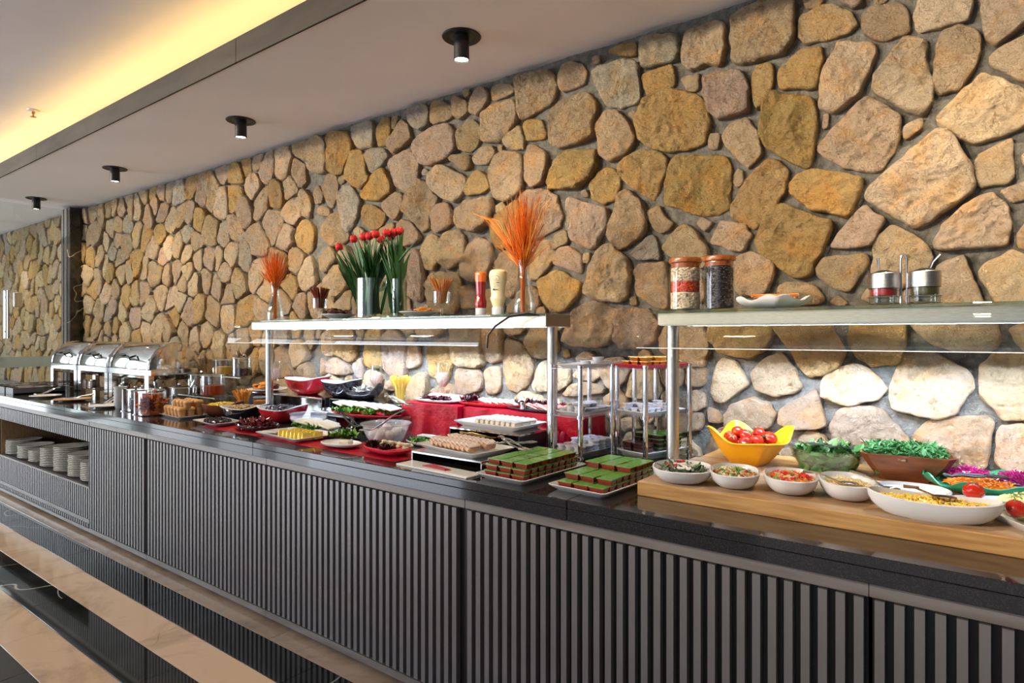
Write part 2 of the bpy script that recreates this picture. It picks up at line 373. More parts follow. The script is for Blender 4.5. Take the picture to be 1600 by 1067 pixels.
grp(1200, 490, 4, '''o 40 90 90 -30 350 -30 400 110 470 200 470 270 410 355 270 390 200 340 130 220
o 510 110 550 -10 865 -10 870 60 860 180 840 280 790 320 640 328 550 270 500 190
w 890 50 930 -40 1420 -20 1420 80 1450 170 1400 225 1200 240 1050 200 960 130
w 1490 100 1640 30 1640 260 1590 230
b -110 370 -30 285 70 245 130 290 180 380 205 460 170 505 20 515 -60 480 -110 420
p 65 610 170 545 290 475 330 560 355 700 310 730 150 720 60 680
w 325 490 350 400 430 345 550 315 640 360 745 470 690 530 540 575 470 565 330 520
p 410 660 450 590 640 580 720 610 800 700 870 790 860 860 560 860 400 830 395 740
w 760 520 770 440 840 270 950 225 1050 260 1200 330 1275 400 1270 470 1180 620 1080 655 970 640 850 610 780 580
w 1330 330 1400 260 1640 255 1640 660 1480 670 1400 580 1320 520
p 910 780 960 700 1060 660 1370 640 1400 680 1380 880 1360 980 1000 990 900 900
p 1430 740 1460 700 1640 700 1640 1000 1500 980 1420 930
b 70 850 150 840 160 920 70 900''')
grp(800, 490, 4, '''b 80 190 130 80 200 60 270 110 300 230 220 280 140 270
p 310 170 370 -20 480 -75 560 -70 625 -20 635 60 600 190 540 210 370 200
p 640 -30 850 -30 910 60 900 170 820 220 670 220 645 170
b 920 150 960 70 1200 60 1230 200 1200 330 1080 330 930 230
o 1245 120 1265 -30 1600 -30 1630 100 1620 160 1550 240 1500 275 1400 270 1290 230 1250 180
w 1280 310 1320 280 1400 300 1480 440 1430 480 1330 555 1270 550 1245 480 1260 400
p 1330 640 1370 570 1500 525 1600 560 1650 620 1600 720 1340 720
o 315 225 350 215 360 270 315 280
b 400 280 450 230 500 235 530 290 410 310
w 130 440 160 310 240 290 350 340 370 420 300 480 150 490
w 390 380 420 340 540 330 555 400 500 425 400 400
w 310 490 370 440 450 430 570 450 580 500 310 520
b 720 470 750 350 900 350 940 460 900 540 720 520
b 1080 340 1210 345 1220 430 1180 455 1090 450
b 680 660 780 640 820 720 700 740
b 920 640 1180 620 1180 730 930 760
b 1220 580 1290 610 1310 680 1220 680''')
grp(800, 0, 4, '''b 20 500 60 470 230 430 270 500 280 600 240 650 120 720 60 745 35 700
b 275 470 310 405 380 380 440 400 465 450 455 530 390 550 320 573 290 560
g 490 450 560 410 690 375 785 390 795 620 770 645 670 670 590 660 520 530
b 495 360 545 340 555 390 500 400
o 590 325 680 275 770 265 775 350 700 355
g 800 260 870 225 1045 210 1030 380 810 430
b 1070 200 1260 120 1330 150 1320 360 1290 410 1220 395 1120 440 1060 400
o 805 460 1010 395 1010 540 880 580 835 597 812 540
b 1050 490 1170 450 1160 560 1110 580 1080 560
p 1195 480 1220 465 1440 430 1480 540 1485 690 1290 748 1240 700 1200 590
o 1495 470 1520 410 1600 390 1630 420 1635 540 1600 610 1530 685 1510 650
b 225 720 280 640 440 570 500 610 525 660 510 830 450 890 270 920 225 870
b 535 760 590 690 660 690 720 760 775 860 700 970 610 1005 555 970 540 880
o 790 770 830 630 1000 560 1190 610 1235 740 1200 890 1100 930 960 948 850 910 795 860
g 715 710 745 680 785 715 755 750
b 1315 850 1370 780 1460 740 1530 810 1560 950 1480 1055 1430 1020 1330 910
p 1230 830 1300 825 1290 935 1225 930
o 65 760 180 735 215 860 90 878
b 80 930 110 900 220 950 215 1060 180 1160 120 1165 75 1120
o 260 1000 310 940 530 940 525 1040 490 1110 400 1180 230 1180 215 1140
b -40 820 40 770 60 850 60 935 -20 930
b 0 960 60 955 70 1080 60 1180 0 1230 -30 1200
o -10 630 25 625 28 770 -10 790''')
grp(800, 240, 4, '''o 670 100 700 30 790 -15 900 -10 975 20 950 130 880 300 800 240 690 160
o 985 50 1020 15 1300 15 1365 50 1350 350 1270 383 1130 370 950 310 950 240
o 480 200 540 110 610 85 660 130 665 210 640 290 570 315 500 280
p 40 280 90 230 200 225 270 260 310 380 290 450 160 525 110 530 50 400
p 335 300 370 275 460 310 600 345 600 430 520 590 480 600 370 540 350 430
b 670 250 720 225 820 310 850 420 840 490 690 600 640 580 600 500 600 450 650 350
b 840 360 920 320 960 400 1010 430 1000 460 930 510 880 460
b 940 590 1090 420 1220 580 1225 720 1100 700 980 640
p 1140 430 1180 385 1260 430 1200 490
p 1245 520 1300 415 1450 440 1500 510 1440 610 1380 605 1240 560
g 720 630 800 560 880 500 920 600 925 665 880 660 780 665
b 250 560 270 500 320 475 355 520 340 560 260 600
b 130 600 210 535 270 590 250 680 170 780 110 790 90 700
p 255 690 290 600 350 575 430 620 440 755 370 725
o 140 800 250 735 320 740 430 820 420 870 330 985 250 990 180 900
w 460 850 490 700 570 570 620 575 720 650 740 760 720 890 660 930 520 910 460 880
b 755 740 800 695 960 680 990 760 985 960 920 970 850 930 780 870 770 790
b 1390 650 1500 615 1640 670 1630 800 1560 890 1420 890 1390 820
b 440 620 485 615 480 690 445 680
b 725 900 770 885 775 945 735 945
b 1380 130 1410 85 1445 110 1440 180 1400 215 1380 180
b 420 235 465 215 475 270 430 270''')
grp(500, 120, 5, '''w -89 547 -60 480 -2 455 57 510 50 735 12 765 -78 727
o 75 430 240 430 250 560 220 640 150 760 90 755 65 720
g 240 390 400 340 420 380 425 540 350 562 280 550 240 450
o 435 400 490 310 550 330 550 440 510 540 450 540 430 480
b 555 300 610 300 570 410 555 400
b 540 500 600 410 635 330 700 380 720 480 650 550 580 600 550 560
g 680 250 740 225 830 215 860 280 850 370 790 415 720 400 680 330
b 850 320 870 210 930 180 1020 220 1035 300 1000 340 880 375
b 1030 170 1060 140 1160 200 1160 280 1090 335 1060 320 1035 230
b 1110 100 1170 95 1175 140 1130 165
b 1170 200 1200 130 1260 70 1320 120 1300 200 1220 300 1170 280
b 1330 180 1340 80 1410 45 1500 60 1525 100 1500 130 1380 180
b 1260 280 1340 220 1500 180 1535 220 1530 370 1400 510 1270 500 1260 400
b 1065 420 1180 325 1250 390 1245 520 1180 580 1070 570
p 730 510 790 430 1000 360 1055 450 1060 570 1000 640 860 695 780 670 740 610
g 360 600 420 560 510 560 540 620 500 680 420 755 400 740 370 660
o 240 580 310 570 360 630 370 740 400 790 320 880 230 820 190 800 195 740
w 530 650 690 560 760 640 770 760 690 880 640 888 580 830 530 700
b 1000 640 1020 615 1170 600 1175 720 1110 730 1060 680
b 1180 640 1260 540 1350 535 1370 610 1320 690 1210 685
w 1425 490 1560 365 1590 460 1590 570 1450 550
b 1380 530 1420 530 1420 580 1385 580
g 790 740 810 710 840 730 830 775 790 765
w 845 830 870 720 960 685 1060 740 1145 790 1120 880 1060 980 960 950 870 880
o 1130 890 1160 800 1240 725 1310 790 1310 870 1260 920 1140 925
p 1325 720 1390 600 1430 585 1580 600 1585 880 1500 950 1430 970 1350 920
o 310 945 340 880 470 705 500 720 570 890 450 975
b 20 850 60 760 140 770 130 900 90 1035 50 1000 20 900
b 120 790 180 760 190 820 150 845
g 120 930 170 850 240 850 310 960 300 1060 260 1150 210 1220 150 1100
b 490 1000 600 890 650 940 630 1060 580 1120 540 1090
p 640 1030 760 790 830 830 920 960 860 1080 850 1180 790 1210 740 1140 660 1060
p 870 1050 900 1000 970 975 1020 1020 1040 1140 910 1230 870 1160
b 1055 1040 1130 970 1350 940 1345 1050 1310 1150 1220 1210 1100 1190 1050 1110
b 1360 1010 1430 970 1450 1040 1380 1070
o 1340 1180 1370 1090 1560 960 1580 1100 1550 1300 1380 1345 1350 1260
o 315 1060 330 1000 400 995 510 1060 500 1130 440 1190 380 1190 320 1130
b 0 1010 50 1010 90 1060 70 1090 0 1080 -20 1050
b -60 900 0 840 25 930 10 990 -40 1000''')
grp(500, 320, 5, '''b 0 170 120 35 180 160 230 240 200 290 120 330 60 300 10 240
b 0 410 80 325 140 400 130 440 50 540 10 500
b 140 370 200 310 290 420 310 560 240 600 170 520
b 40 590 110 470 160 470 220 560 220 640 160 720 110 710 50 640
b 120 790 220 660 255 680 250 820 130 830
b 60 670 110 720 110 830 40 830
b 260 200 300 165 350 210 340 260 270 260
b 450 190 560 130 590 170 580 260 480 280
b 600 150 640 110 720 140 780 250 750 300 650 330 600 260
p 650 560 680 400 750 350 800 400 810 560 800 740 760 745 680 700 650 640
b 780 380 820 240 870 225 920 250 925 440 880 515 830 500 790 440
b 915 340 960 220 1060 190 1130 250 1120 420 1010 500 960 480 920 420
p 1100 470 1150 320 1220 245 1330 290 1340 420 1300 570 1180 600 1110 540
b 1330 480 1400 380 1520 330 1550 400 1560 640 1480 740 1330 600
b 820 620 860 540 1080 525 1100 600 1070 800 1050 845 900 840 830 740
p 1080 680 1110 630 1200 620 1210 810 1100 810
b 1450 790 1520 725 1530 840 1450 850
b 640 700 700 740 710 850 640 850''')
grp(500, 490, 5, '''b 10 170 60 120 100 190 120 310 50 340 20 290
o 95 120 110 40 240 60 270 200 280 330 250 375 130 320
b 250 60 345 60 345 180 290 170
o 350 250 380 110 440 60 490 130 500 260 495 420 420 420 345 390
p 500 180 560 130 620 150 680 260 670 470 620 510 560 500 505 420
b 600 100 740 80 740 150 670 160
b 660 210 710 165 750 200 690 262
p 750 60 970 60 960 150 900 190 780 180
b 690 250 770 250 780 400 700 435 680 400
o 815 240 960 200 1030 250 1030 360 1010 480 990 530 860 480 835 350
b 1020 60 1270 60 1270 250 1280 400 1210 420 1060 390 1030 250
b 1280 60 1410 60 1425 250 1420 360 1370 385 1300 370 1280 250
b 1430 60 1570 60 1590 150 1500 185 1440 140
b 1435 230 1470 185 1560 240 1650 340 1670 450 1620 560 1550 610 1480 610 1440 480
p 50 380 110 340 220 400 240 460 190 480 60 470
g 250 400 330 330 340 450 330 520 270 480
b 1040 450 1080 430 1240 440 1270 520 1250 600 1100 650 1050 560
b 1280 430 1400 415 1410 560 1390 620 1300 630 1290 560
b 650 560 760 470 830 460 840 620 820 670 660 690
b 860 600 960 540 1040 560 1070 640 860 650
b 0 350 30 370 40 470 0 480
b 500 520 600 520 640 600 500 600''')

def inside(p, poly):
    c = False; n = len(poly)
    for i in range(n):
        x0, z0 = poly[i]; x1, z1 = poly[i-1]
        if (z0 > p[1]) != (z1 > p[1]) and p[0] < (x1-x0)*(p[1]-z0)/(z1-z0)+x0: c = not c
    return c
def pdist(p, poly):
    d = 9
    for i in range(len(poly)):
        a = Vector(poly[i]); b = Vector(poly[i-1]); ab = b-a; q = Vector(p)
        t = max(0, min(1, (q-a).dot(ab)/max(ab.dot(ab), 1e-9))); d = min(d, (a+ab*t-q).length)
    return -d if inside(p, poly) else d
def centroid(poly): return (sum(p[0] for p in poly)/len(poly), sum(p[1] for p in poly)/len(poly))
def area2(poly): return abs(sum(poly[i-1][0]*poly[i][1]-poly[i][0]*poly[i-1][1] for i in range(len(poly))))/2
hand = [g for g in G]
XL = -3.86
# left part: an irregular polygonal layout, taller than wide, coursed by chance
seeds = []; rnd = random.Random(11)
z = .86; row = 0
cand = []
for _ in range(9000):
    cand.append((rnd.uniform(-11.5, XL+.1), rnd.uniform(.80, 2.80)))
for p in cand:
    rr = .150 if noise.noise(Vector((p[0]*2.3, p[1]*2.3, 3))) > -.1 else .105
    if all(((p[0]-q[0])/1.0)**2+((p[1]-q[1])/1.22)**2 > (min(rr, q[2]))**2*1.0 + .006 for q in seeds):
        if min((pdist(p, g[1]) for g in hand if abs(centroid(g[1])[0]-p[0]) < .9), default=1) > .045 if p[0] > XL-.9 else True:
            seeds.append((p[0], p[1], rr))
allseed = [(s[0], s[1], True) for s in seeds]
for c_, poly in hand:
    cx, cz = centroid(poly)
    if cx < XL+.9:
        allseed.append((cx, cz, False))
        for p in poly: allseed.append((cx+(p[0]-cx)*.62, cz+(p[1]-cz)*.62, False))
def cell(i):
    sx, sz, _ = allseed[i]
    poly = [(sx-.5, max(.78, sz-.5)), (sx+.5, max(.78, sz-.5)), (sx+.5, min(ZC-.012, sz+.5)), (sx-.5, min(ZC-.012, sz+.5))]
    for j, (qx, qz, _) in enumerate(allseed):
        if j == i or abs(qx-sx) > .7 or abs(qz-sz) > .7: continue
        mx, mz, dx, dz = (sx+qx)/2, (sz+qz)/2, qx-sx, qz-sz
        out = []; n = len(poly)
        for k in range(n):
            a, b = poly[k-1], poly[k]
            da = (a[0]-mx)*dx+(a[1]-mz)*dz; db = (b[0]-mx)*dx+(b[1]-mz)*dz
            if (da <= 0) != (db <= 0):
                t = da/(da-db); out.append((a[0]+(b[0]-a[0])*t, a[1]+(b[1]-a[1])*t))
            if db <= 0: out.append(b)
        poly = out
        if len(poly) < 3: return None
    return poly
def shrink(poly, d):
    c = centroid(poly); r = math.sqrt(area2(poly)/PI); k = max(.5, 1-d/r)
    return [(c[0]+(p[0]-c[0])*k, c[1]+(p[1]-c[1])*k) for p in poly]
cells = []
for i, s in enumerate(allseed):
    if not s[2]: continue
    pl = cell(i)
    if pl and area2(pl) > .002: cells.append((rnd.choice('bbbwgpobbwpo'), shrink(pl, .011)))
# small stones packed into what is left of the right part
fill = []; occ = [g[1] for g in hand]; cen = [centroid(p) for p in occ]
rad = [max(math.dist(c_, p) for p in poly) for c_, poly in zip(cen, occ)]
circ = []
for it in range(7200):
    DM = .105 if it < 2500 else (.065 if it < 4500 else .036)
    p = (rnd.uniform(-3.75, .85), rnd.uniform(.82, 2.79)); d = min(.16, p[1]-.76, ZC-.01-p[1])
    for c_, poly, r_ in zip(cen, occ, rad):
        if math.dist(p, c_) < r_+.16:
            d = min(d, pdist(p, poly))
            if d < DM: break
    if d < DM: continue
    for q in circ: d = min(d, math.dist(p, q[:2])-q[2])
    if d < DM: continue
    r = min(d-.010, .15); circ.append((p[0], p[1], r))
    n = rnd.choice((5, 6, 7)); a0 = rnd.uniform(0, 6)
    fill.append((rnd.choice('bbwp'), [(p[0]+r*1.18*rnd.uniform(.92,1.1)*math.cos(a0+2*PI*k/n), p[1]+r*1.18*rnd.uniform(.92,1.1)*math.sin(a0+2*PI*k/n)) for k in range(n)]))
stones = [(c_, p) for c_, p in hand]+fill+cells
def stone_mesh(mb, c_, poly, seed, N):
    rs = random.Random(seed)
    P = [Vector(p) for p in poly]
    if sum(P[i-1].x*P[i].y-P[i].x*P[i-1].y for i in range(len(P))) < 0: P.reverse()
    for it in range(2):
        Q = []
        for i in range(len(P)):
            a, b = P[i], P[(i+1) % len(P)]; k = .11 if it == 0 else .25
            Q += [a.lerp(b, k), a.lerp(b, 1-k)]
        P = Q
    per = [0]
    for i in range(len(P)): per.append(per[-1]+(P[(i+1) % len(P)]-P[i]).length)
    tot = per[-1]; out = []; k = 0
    for i in range(N):
        t = tot*i/N
        while per[k+1] < t: k += 1
        out.append(P[k].lerp(P[(k+1) % len(P)], (t-per[k])/max(per[k+1]-per[k], 1e-9)))
    c = sum(out, Vector((0, 0)))/N; size = math.sqrt(tot*tot/12.6/PI)
    dep = rs.uniform(.036, .060)*min(1, .55+size*4)
    tilt = Vector((rs.uniform(-.13, .13), rs.uniform(-.16, .10)))
    rings = []
    for f, d in ((1.055, 0), (1.055, .62), (1.035, .86), (.99, .97), (.91, 1.0), (.80, 1.02), (.68, 1.03), (.55, 1.04), (.42, 1.05), (.28, 1.05), (.14, 1.05)) if 30 < N < 60 else ([(1.055, 0), (1.055, .62), (1.04, .84), (1.01, .95), (.97, .99)]+[(.93-.065*k_, 1.0+.004*k_) for k_ in range(14)]) if N > 60 else ((1.055, 0), (1.05, .66), (1.01, .92), (.91, 1.0), (.72, 1.03), (.5, 1.04), (.25, 1.05)):
        row = []
        for p in out:
            jit = noise.noise(Vector((p.x*26, p.y*26, seed*.37)))*.010 if f > .9 else 0
            q = c+(p-c)*(f+jit/max(size, .05))
            s1 = Vector((q.x*8, q.y*8, seed*.77))
            h = dep*d
            if d > .4:
                s2 = Vector((q.x*13+q.y*5, q.y*13-q.x*5, seed*.77)); h += min(1, size*6)*min(1, d)*(.020*noise.noise(s1)+.026*(.22-abs(noise.noise(s2)))+.016*(.2-abs(noise.noise(s2*2.3)))+(.010*(.2-abs(noise.noise(s2*5.1))) if N > 60 else 0))
                h += (q-c).dot(tilt)*d*.8
            row.append((q.x, YW-.004-max(h, 0 if d < .4 else .008), q.y))
        rings.append(row)
    v = rs.uniform(.86, 1.12); base = PAL[c_]
    col = tuple(min(.8, b*v*q_) for b, q_ in zip(base, (1, rs.uniform(.97, 1.02), rs.uniform(.90, 1.06))))
    mb.loft(rings, False, True, None, col)
    return mb
def vis(poly):      # apparent size
    cx, cz = centroid(poly); s = math.hypot(cx, 2.75); return area2(poly)*2.75/s**3
order = sorted(range(len(stones)), key=lambda i: -vis(stones[i][1]))
rest = MB()
for rank, i in enumerate(order):
    c_, poly = stones[i]
    if rank < 300:
        part('stone', stone_mesh(MB(), c_, poly, i, 72 if rank < 62 else 44 if rank < 130 else 26), STONE, wall, smooth=True, ang=50)
    else: stone_mesh(rest, c_, poly, i, 16)
part('small_stones', rest, STONE, wall, smooth=True, ang=50, kind='stuff')

# pillar at the partition, glass partition with its handle
MPIL = marble('pillar_marble', (.012,.010,.008), (.05,.042,.03), (.42,.36,.25), .42, .75, 2.2, 1.4, .12, .004)
pil = struct('trim_3', MB().bbox(-8.17, -7.95, 2.575, YW, .80, 2.80, .003), MPIL)
part('steel_edge', MB().box(-8.175, -8.12, 2.568, 2.577, .80, 2.79).box(-8.10, -8.03, 2.570, 2.576, .80, 2.79), POLISH, pil, smooth=False)
win = tag(link('window_1', None), kind='structure')
part('pane', MB().box(-8.145, -8.133, 1.12, 2.567, .885, 2.79), PANE, win, smooth=False)
part('frosted_band', MB().box(-8.132, -8.131, 1.12, 2.565, 1.065, 1.175), mat('frosted_film', (.50,.62,.58), .5, alpha=.72), win, smooth=False)
part('patch_lock', MB().bbox(-8.16, -8.118, 2.13, 2.20, 1.70, 1.85, .003), STEEL, win)
part('bottom_rail', MB().box(-8.16, -8.12, 1.12, 2.567, .872, .90), STEEL, win, smooth=False)
h = MB().tube([(-8.08, 2.07, 1.37), (-8.08, 2.07, 1.87)], .012, 10).tube([(-8.20, 2.07, 1.37), (-8.20, 2.07, 1.87)], .012, 10)
for zz in (1.44, 1.80): h.tube([(-8.08, 2.07, zz), (-8.20, 2.07, zz)], .008, 8)
part('door_handle', h, CHROME, win)
win2 = tag(link('window_2', None), kind='structure')
part('pane', MB().box(-8.145, -8.133, .0, 1.10, .02, 2.79), PANE, win2, smooth=False)

# ceiling downlights
def downlight(i, x, y, lab):
    t = thing('ceiling_downlight', lab, 'ceiling light', (x, y, ZC), 0, 'black ceiling downlights above the buffet')
    part('flange', MB().lathe([(.045, .004), (.091, 0), (.093, -.003), (.090, -.007), (.060, -.004), (.046, .002)], 40, c0=False, c1=False), BLKMET, t)
    part('recess', MB().lathe([(.060, -.003), (.0, -.0035)], 32, c0=False, c1=False), BLACK, t)
    part('tube', MB().lathe([(.036, -.002), (.037, -.112), (.034, -.114), (.033, -.104)], 32, c0=False, c1=False), BLKMET, t)
    part('lens', MB().lathe([(.034, -.106), (.0, -.1065)], 28, c0=False, c1=False), LENS, t)
    return t
LENS = mat('lamp_lens', (1,1,1), .4, emit=(1, .90, .72, 14))
DL = ['black tube downlight beyond the right frame edge, above the salad bowls', 'largest black ceiling downlight, above the ketchup end of the shelf', 'second black ceiling downlight from the front, above the roll-top lids side of the shelf',
      'third black ceiling downlight from the front', 'fourth black ceiling downlight, just left of the marble pillar top', 'farthest black ceiling downlight, at the left picture edge']
for i, (x, y) in enumerate(SPOTS[:6]): downlight(i, x, y, DL[i])
sp = thing('ceiling_sprinkler', 'small brass sprinkler head on the upper ceiling beside the glowing cove', 'sprinkler', onz(52, 172, 3.25))
part('rosette', MB().lathe([(.0, .0), (.045, -.001), (.043, -.008), (.012, -.012)], 24, c0=False, c1=False), mat('white_metal', (.7,.7,.68), .35), sp)
part('sprinkler_head', MB().lathe([(.012, -.01), (.012, -.03), (.006, -.034), (.006, -.052), (.022, -.054), (.022, -.057), (.0, -.057)], 16, c0=False, c1=False), mat('brass', (.6,.3,.12), .3, 1), sp)

# ---------------------------------------------------------------- counter
ZT = .87; YC = 1.72
wt = thing('granite_worktop', 'long polished black granite worktop with a deep front edge', 'worktop')
wx = [-8.0, -5.42, -2.9, -1.07, .9]
for a, b in zip(wx[:-1], wx[1:]):
    part('granite_slab', MB().bbox(a+.0008, b-.0008, YC, 2.708, ZT-.028, ZT, .002), GRAN, wt, smooth=False)
    part('front_edge', MB().bbox(a+.0008, b-.0008, YC, YC+.024, .803, ZT-.0285, .0015), GRAN, wt, smooth=False)
YS = 1.738; PITCH = .0405
def slat_mesh(z0, z1): return MB().box(-.0105, .0105, 0, .022, z0, z1).mesh('slat', SLAT, False)
S_FULL = slat_mesh(.055, .760); S_UP = slat_mesh(.655, .760); S_LO = slat_mesh(.112, .325); S_TOE = slat_mesh(.045, .075)
# niche cabinet
cab = thing('plate_cabinet', 'slatted counter cabinet with an open niche full of stacked plates', 'cabinet')
part('top_band', MB().bbox(-7.95, -5.005, YS, YS+.03, .765, .802, .002), BAND, cab, smooth=False)
part('niche_shelf', MB().box(-7.05, -5.02, YS+.012, 2.62, .315, .335), mat('niche_floor', (.07,.065,.06), .35), cab, smooth=False)
part('shelf_lip', MB().bbox(-7.05, -5.0, YS-.002, YS+.022, .325, .338, .001), BAND, cab, smooth=False)
part('back_panel', MB().box(-7.95, -5.005, 2.62, 2.64, .05, .80), DARKP, cab, smooth=False)
part('side_panel', MB().box(-5.022, -5.006, YS+.003, 2.62, .05, .80), DARKP, cab, smooth=False)
part('side_panel', MB().box(-7.10, -7.055, YS+.02, 2.62, .05, .80), TANW, cab, smooth=False)
part('front_panel', MB().box(-7.05, -5.022, YS+.023, YS+.035, .10, .315).box(-7.05, -5.022, YS+.023, YS+.035, .65, .80).box(-7.95, -7.10, YS+.023, YS+.035, .05, .80), DARKP, cab, smooth=False)
part('lower_rail', MB().bbox(-7.05, -5.0, YS-.001, YS+.024, .080, .108, .001), BAND, cab, smooth=False)
part('bottom_rail', MB().bbox(-7.95, -5.0, YS-.004, YS+.03, .022, .045, .001), BAND, cab, smooth=False)
x = -7.93; n = 0
while x < -5.0:
    if x < -7.07: link('slat', S_FULL, cab, (x, YS, 0))
    else:
        link('slat', S_UP, cab, (x, YS, 0)); link('slat', S_LO, cab, (x, YS, 0)); link('slat', S_TOE, cab, (x, YS+.004, 0))
    x += PITCH
feet = MB()
units = [(-5.0, -4.55, 'narrow slatted cabinet unit just right of the plate niche'), (-4.55, -4.11, 'narrow slatted cabinet unit, second right of the plate niche'),
         (-4.11, -2.81, 'wide slatted cabinet unit below the melon tray and chocolate bowls'), (-2.81, -1.52, 'wide slatted cabinet unit below the egg bowl and bread risers'),
         (-1.52, -.22, 'wide slatted cabinet unit below the jam trays'), (-.22, .85, 'slatted cabinet unit below the corn dish at the right picture edge')]
for a, b, lab in units:
    t = thing('slatted_cabinet', lab, 'cabinet', (0,0,0), 0, 'slatted cabinet units of the buffet')
    part('cabinet_body', MB().box(a+.004, b-.004, YS+.023, 2.6, .05, .80), DARKP, t, smooth=False)
    part('top_band', MB().bbox(a+.0005, b-.0005, YS, YS+.0225, .765, .802, .0015), BAND, t, smooth=False)
    part('bottom_rail', MB().bbox(a+.0005, b-.0005, YS-.004, YS+.0225, .022, .052, .0015), BAND, t, smooth=False)
    for fx in (a+.12, b-.12): part('foot', MB().lathe([(.022, 0), (.022, .006), (.012, .009), (.012, .05)], 12, at=(fx, YS+.09, 0)), BLACK, t)
    x = a+.022
    while x < b-.018:
        link('slat', S_FULL, t, (x, YS, 0)); x += PITCH
for fx in (-7.7, -6.6, -5.6, -5.2): part('foot', MB().lathe([(.022, 0), (.022, .006), (.012, .009), (.012, .08)], 12, at=(fx, YS+.09, 0)), BLACK, cab)

# plates in the niche
def plate_mesh(r): return MB().lathe([(r*.55, 0), (r*.58, .003), (r*.62, .0045), (r, .0165), (r*1.0, .0195), (r*.97, .0195), (r*.62, .008), (0, .007)], 40, c0=True, c1=False).mesh('plate', CREAM)
PM = {.132: plate_mesh(.132), .10: plate_mesh(.10)}
pls = [(-6.95, 9, .132, 'leftmost'), (-6.63, 8, .132, 'second'), (-6.375, 7, .10, 'small third'), (-6.07, 11, .132, 'fourth'), (-5.77, 14, .132, 'tallest'), (-5.47, 12, .132, 'sixth'), (-5.22, 10, .132, 'last')]
for x, n, r, wd in pls:
    yj = 1.895 if r > .11 else 1.87
    for k in range(n):
        top = k == n-1
        solo('stacked_plate', PM[r], None, ('topmost cream plate of the %s stack in the counter niche' % wd) if top else 'cream plate, %s from the bottom of the %s stack in the counter niche' % (ORD[k+1], wd),
             'plate', (x+random.uniform(-.002,.002), yj+random.uniform(-.002,.002), .3355+k*.0135), 0, 'plates in the %s niche stack' % wd)

# ---------------------------------------------------------------- serving shelves over the counter
def curve_pane(x0, x1):
    pts = [(2.215, 1.493), (2.15, 1.488), (2.10, 1.470), (2.065, 1.435), (2.052, 1.395), (2.05, 1.357)]
    m = MB(); vs = []
    for dy in (0, .006):
        for y, z in pts: vs += [(x0, y+dy, z-(dy if z > 1.45 else 0)), (x1, y+dy, z-(dy if z > 1.45 else 0))]
    n = len(pts); fs = []
    for k in range(n-1):
        fs.append((2*k, 2*k+1, 2*k+3, 2*k+2)); b = 2*n; fs.append((b+2*k, b+2*k+2, b+2*k+3, b+2*k+1))
        fs.append((2*k, 2*k+2, b+2*k+2, b+2*k)); fs.append((2*k+1, b+2*k+1, b+2*k+3, 2*k+3))
    fs.append((2*n-2, 2*n-1, 4*n-1, 4*n-2)); fs.append((0, 2*n, 2*n+1, 1))
    return m.add(vs, fs)
def rail(x0, x1, posts, lab, gx0, gx1):
    t = thing('serving_shelf', lab, 'shelf')
    h = MB()   # hollow light box open underneath in a slot around the lamp strip
    h.box(x0, x1, 2.20, 2.204, 1.440, 1.482).box(x0, x1, 2.386, 2.39, 1.440, 1.482).box(x0, x1, 2.204, 2.386, 1.470, 1.482)
    h.box(x0, x0+.004, 2.204, 2.386, 1.440, 1.470).box(x1-.004, x1, 2.204, 2.386, 1.440, 1.470)
    h.box(x0+.004, x1-.004, 2.204, 2.308, 1.436, 1.440).box(x0+.004, x1-.004, 2.368, 2.386, 1.436, 1.440)
    part('light_box', h, BOXST, t, smooth=False)
    part('lamp_cover', MB().box(x0+.03, x1-.03, 2.31, 2.366, 1.460, 1.464), mat('strip_lamp', (.9,.9,.9), .5, emit=(.85,.92,1, 2.0)), t, smooth=False)
    part('glass_top', MB().bbox(x0-.02, x1+.0, 2.185, 2.42, 1.4825, 1.4935, .002), GLASSG, t, smooth=False)
    part('sneeze_guard', curve_pane(gx0, gx1), GUARD, t, smooth=True, ang=60)
    part('guard_edge', MB().box(gx0, gx1, 2.0492, 2.0566, 1.3545, 1.3572), mat('polished_glass_edge', (.75,.80,.80), .2, coat=.5), t, smooth=False)
    for px in posts:
        part('post', MB().lathe([(.030, 0), (.030, .006), (.0235, .010), (.0235, .566)], 28, at=(px, 2.30, ZT)), STEEL, t)
    for px in (x0+.35, (x0+x1)/2, x1-.35):
        part('glass_clip', MB().lathe([(.014, -.004), (.014, .003), (.004, .005)], 14, at=(px, 2.198, 1.461), m=None), CHROME, t) if 0 else None
    return t
r1 = rail(-3.72, -1.475, (-3.683, -1.505), 'longer steel and glass serving shelf carrying tulips and sauce bottles', -3.74, -1.72)
part('end_bracket', MB().bbox(-1.475, -1.468, 2.198, 2.392, 1.437, 1.492, .002), DSTEEL, r1)
r2 = rail(-.969, .75, (-.952, .70), 'nearer steel and glass serving shelf carrying seed jars and spice pots', -.985, .75)
cb = solo('power_cable', MB().tube([(-1.50, 2.195, 1.485), (-1.54, 2.17, 1.492), (-1.62, 2.14, 1.480), (-1.68, 2.12, 1.44), (-1.705, 2.10, 1.40), (-1.71, 2.10, 1.345)], .0045, 8), BLACK, 'thin black cable curling off the end of the longer serving shelf', 'cable')

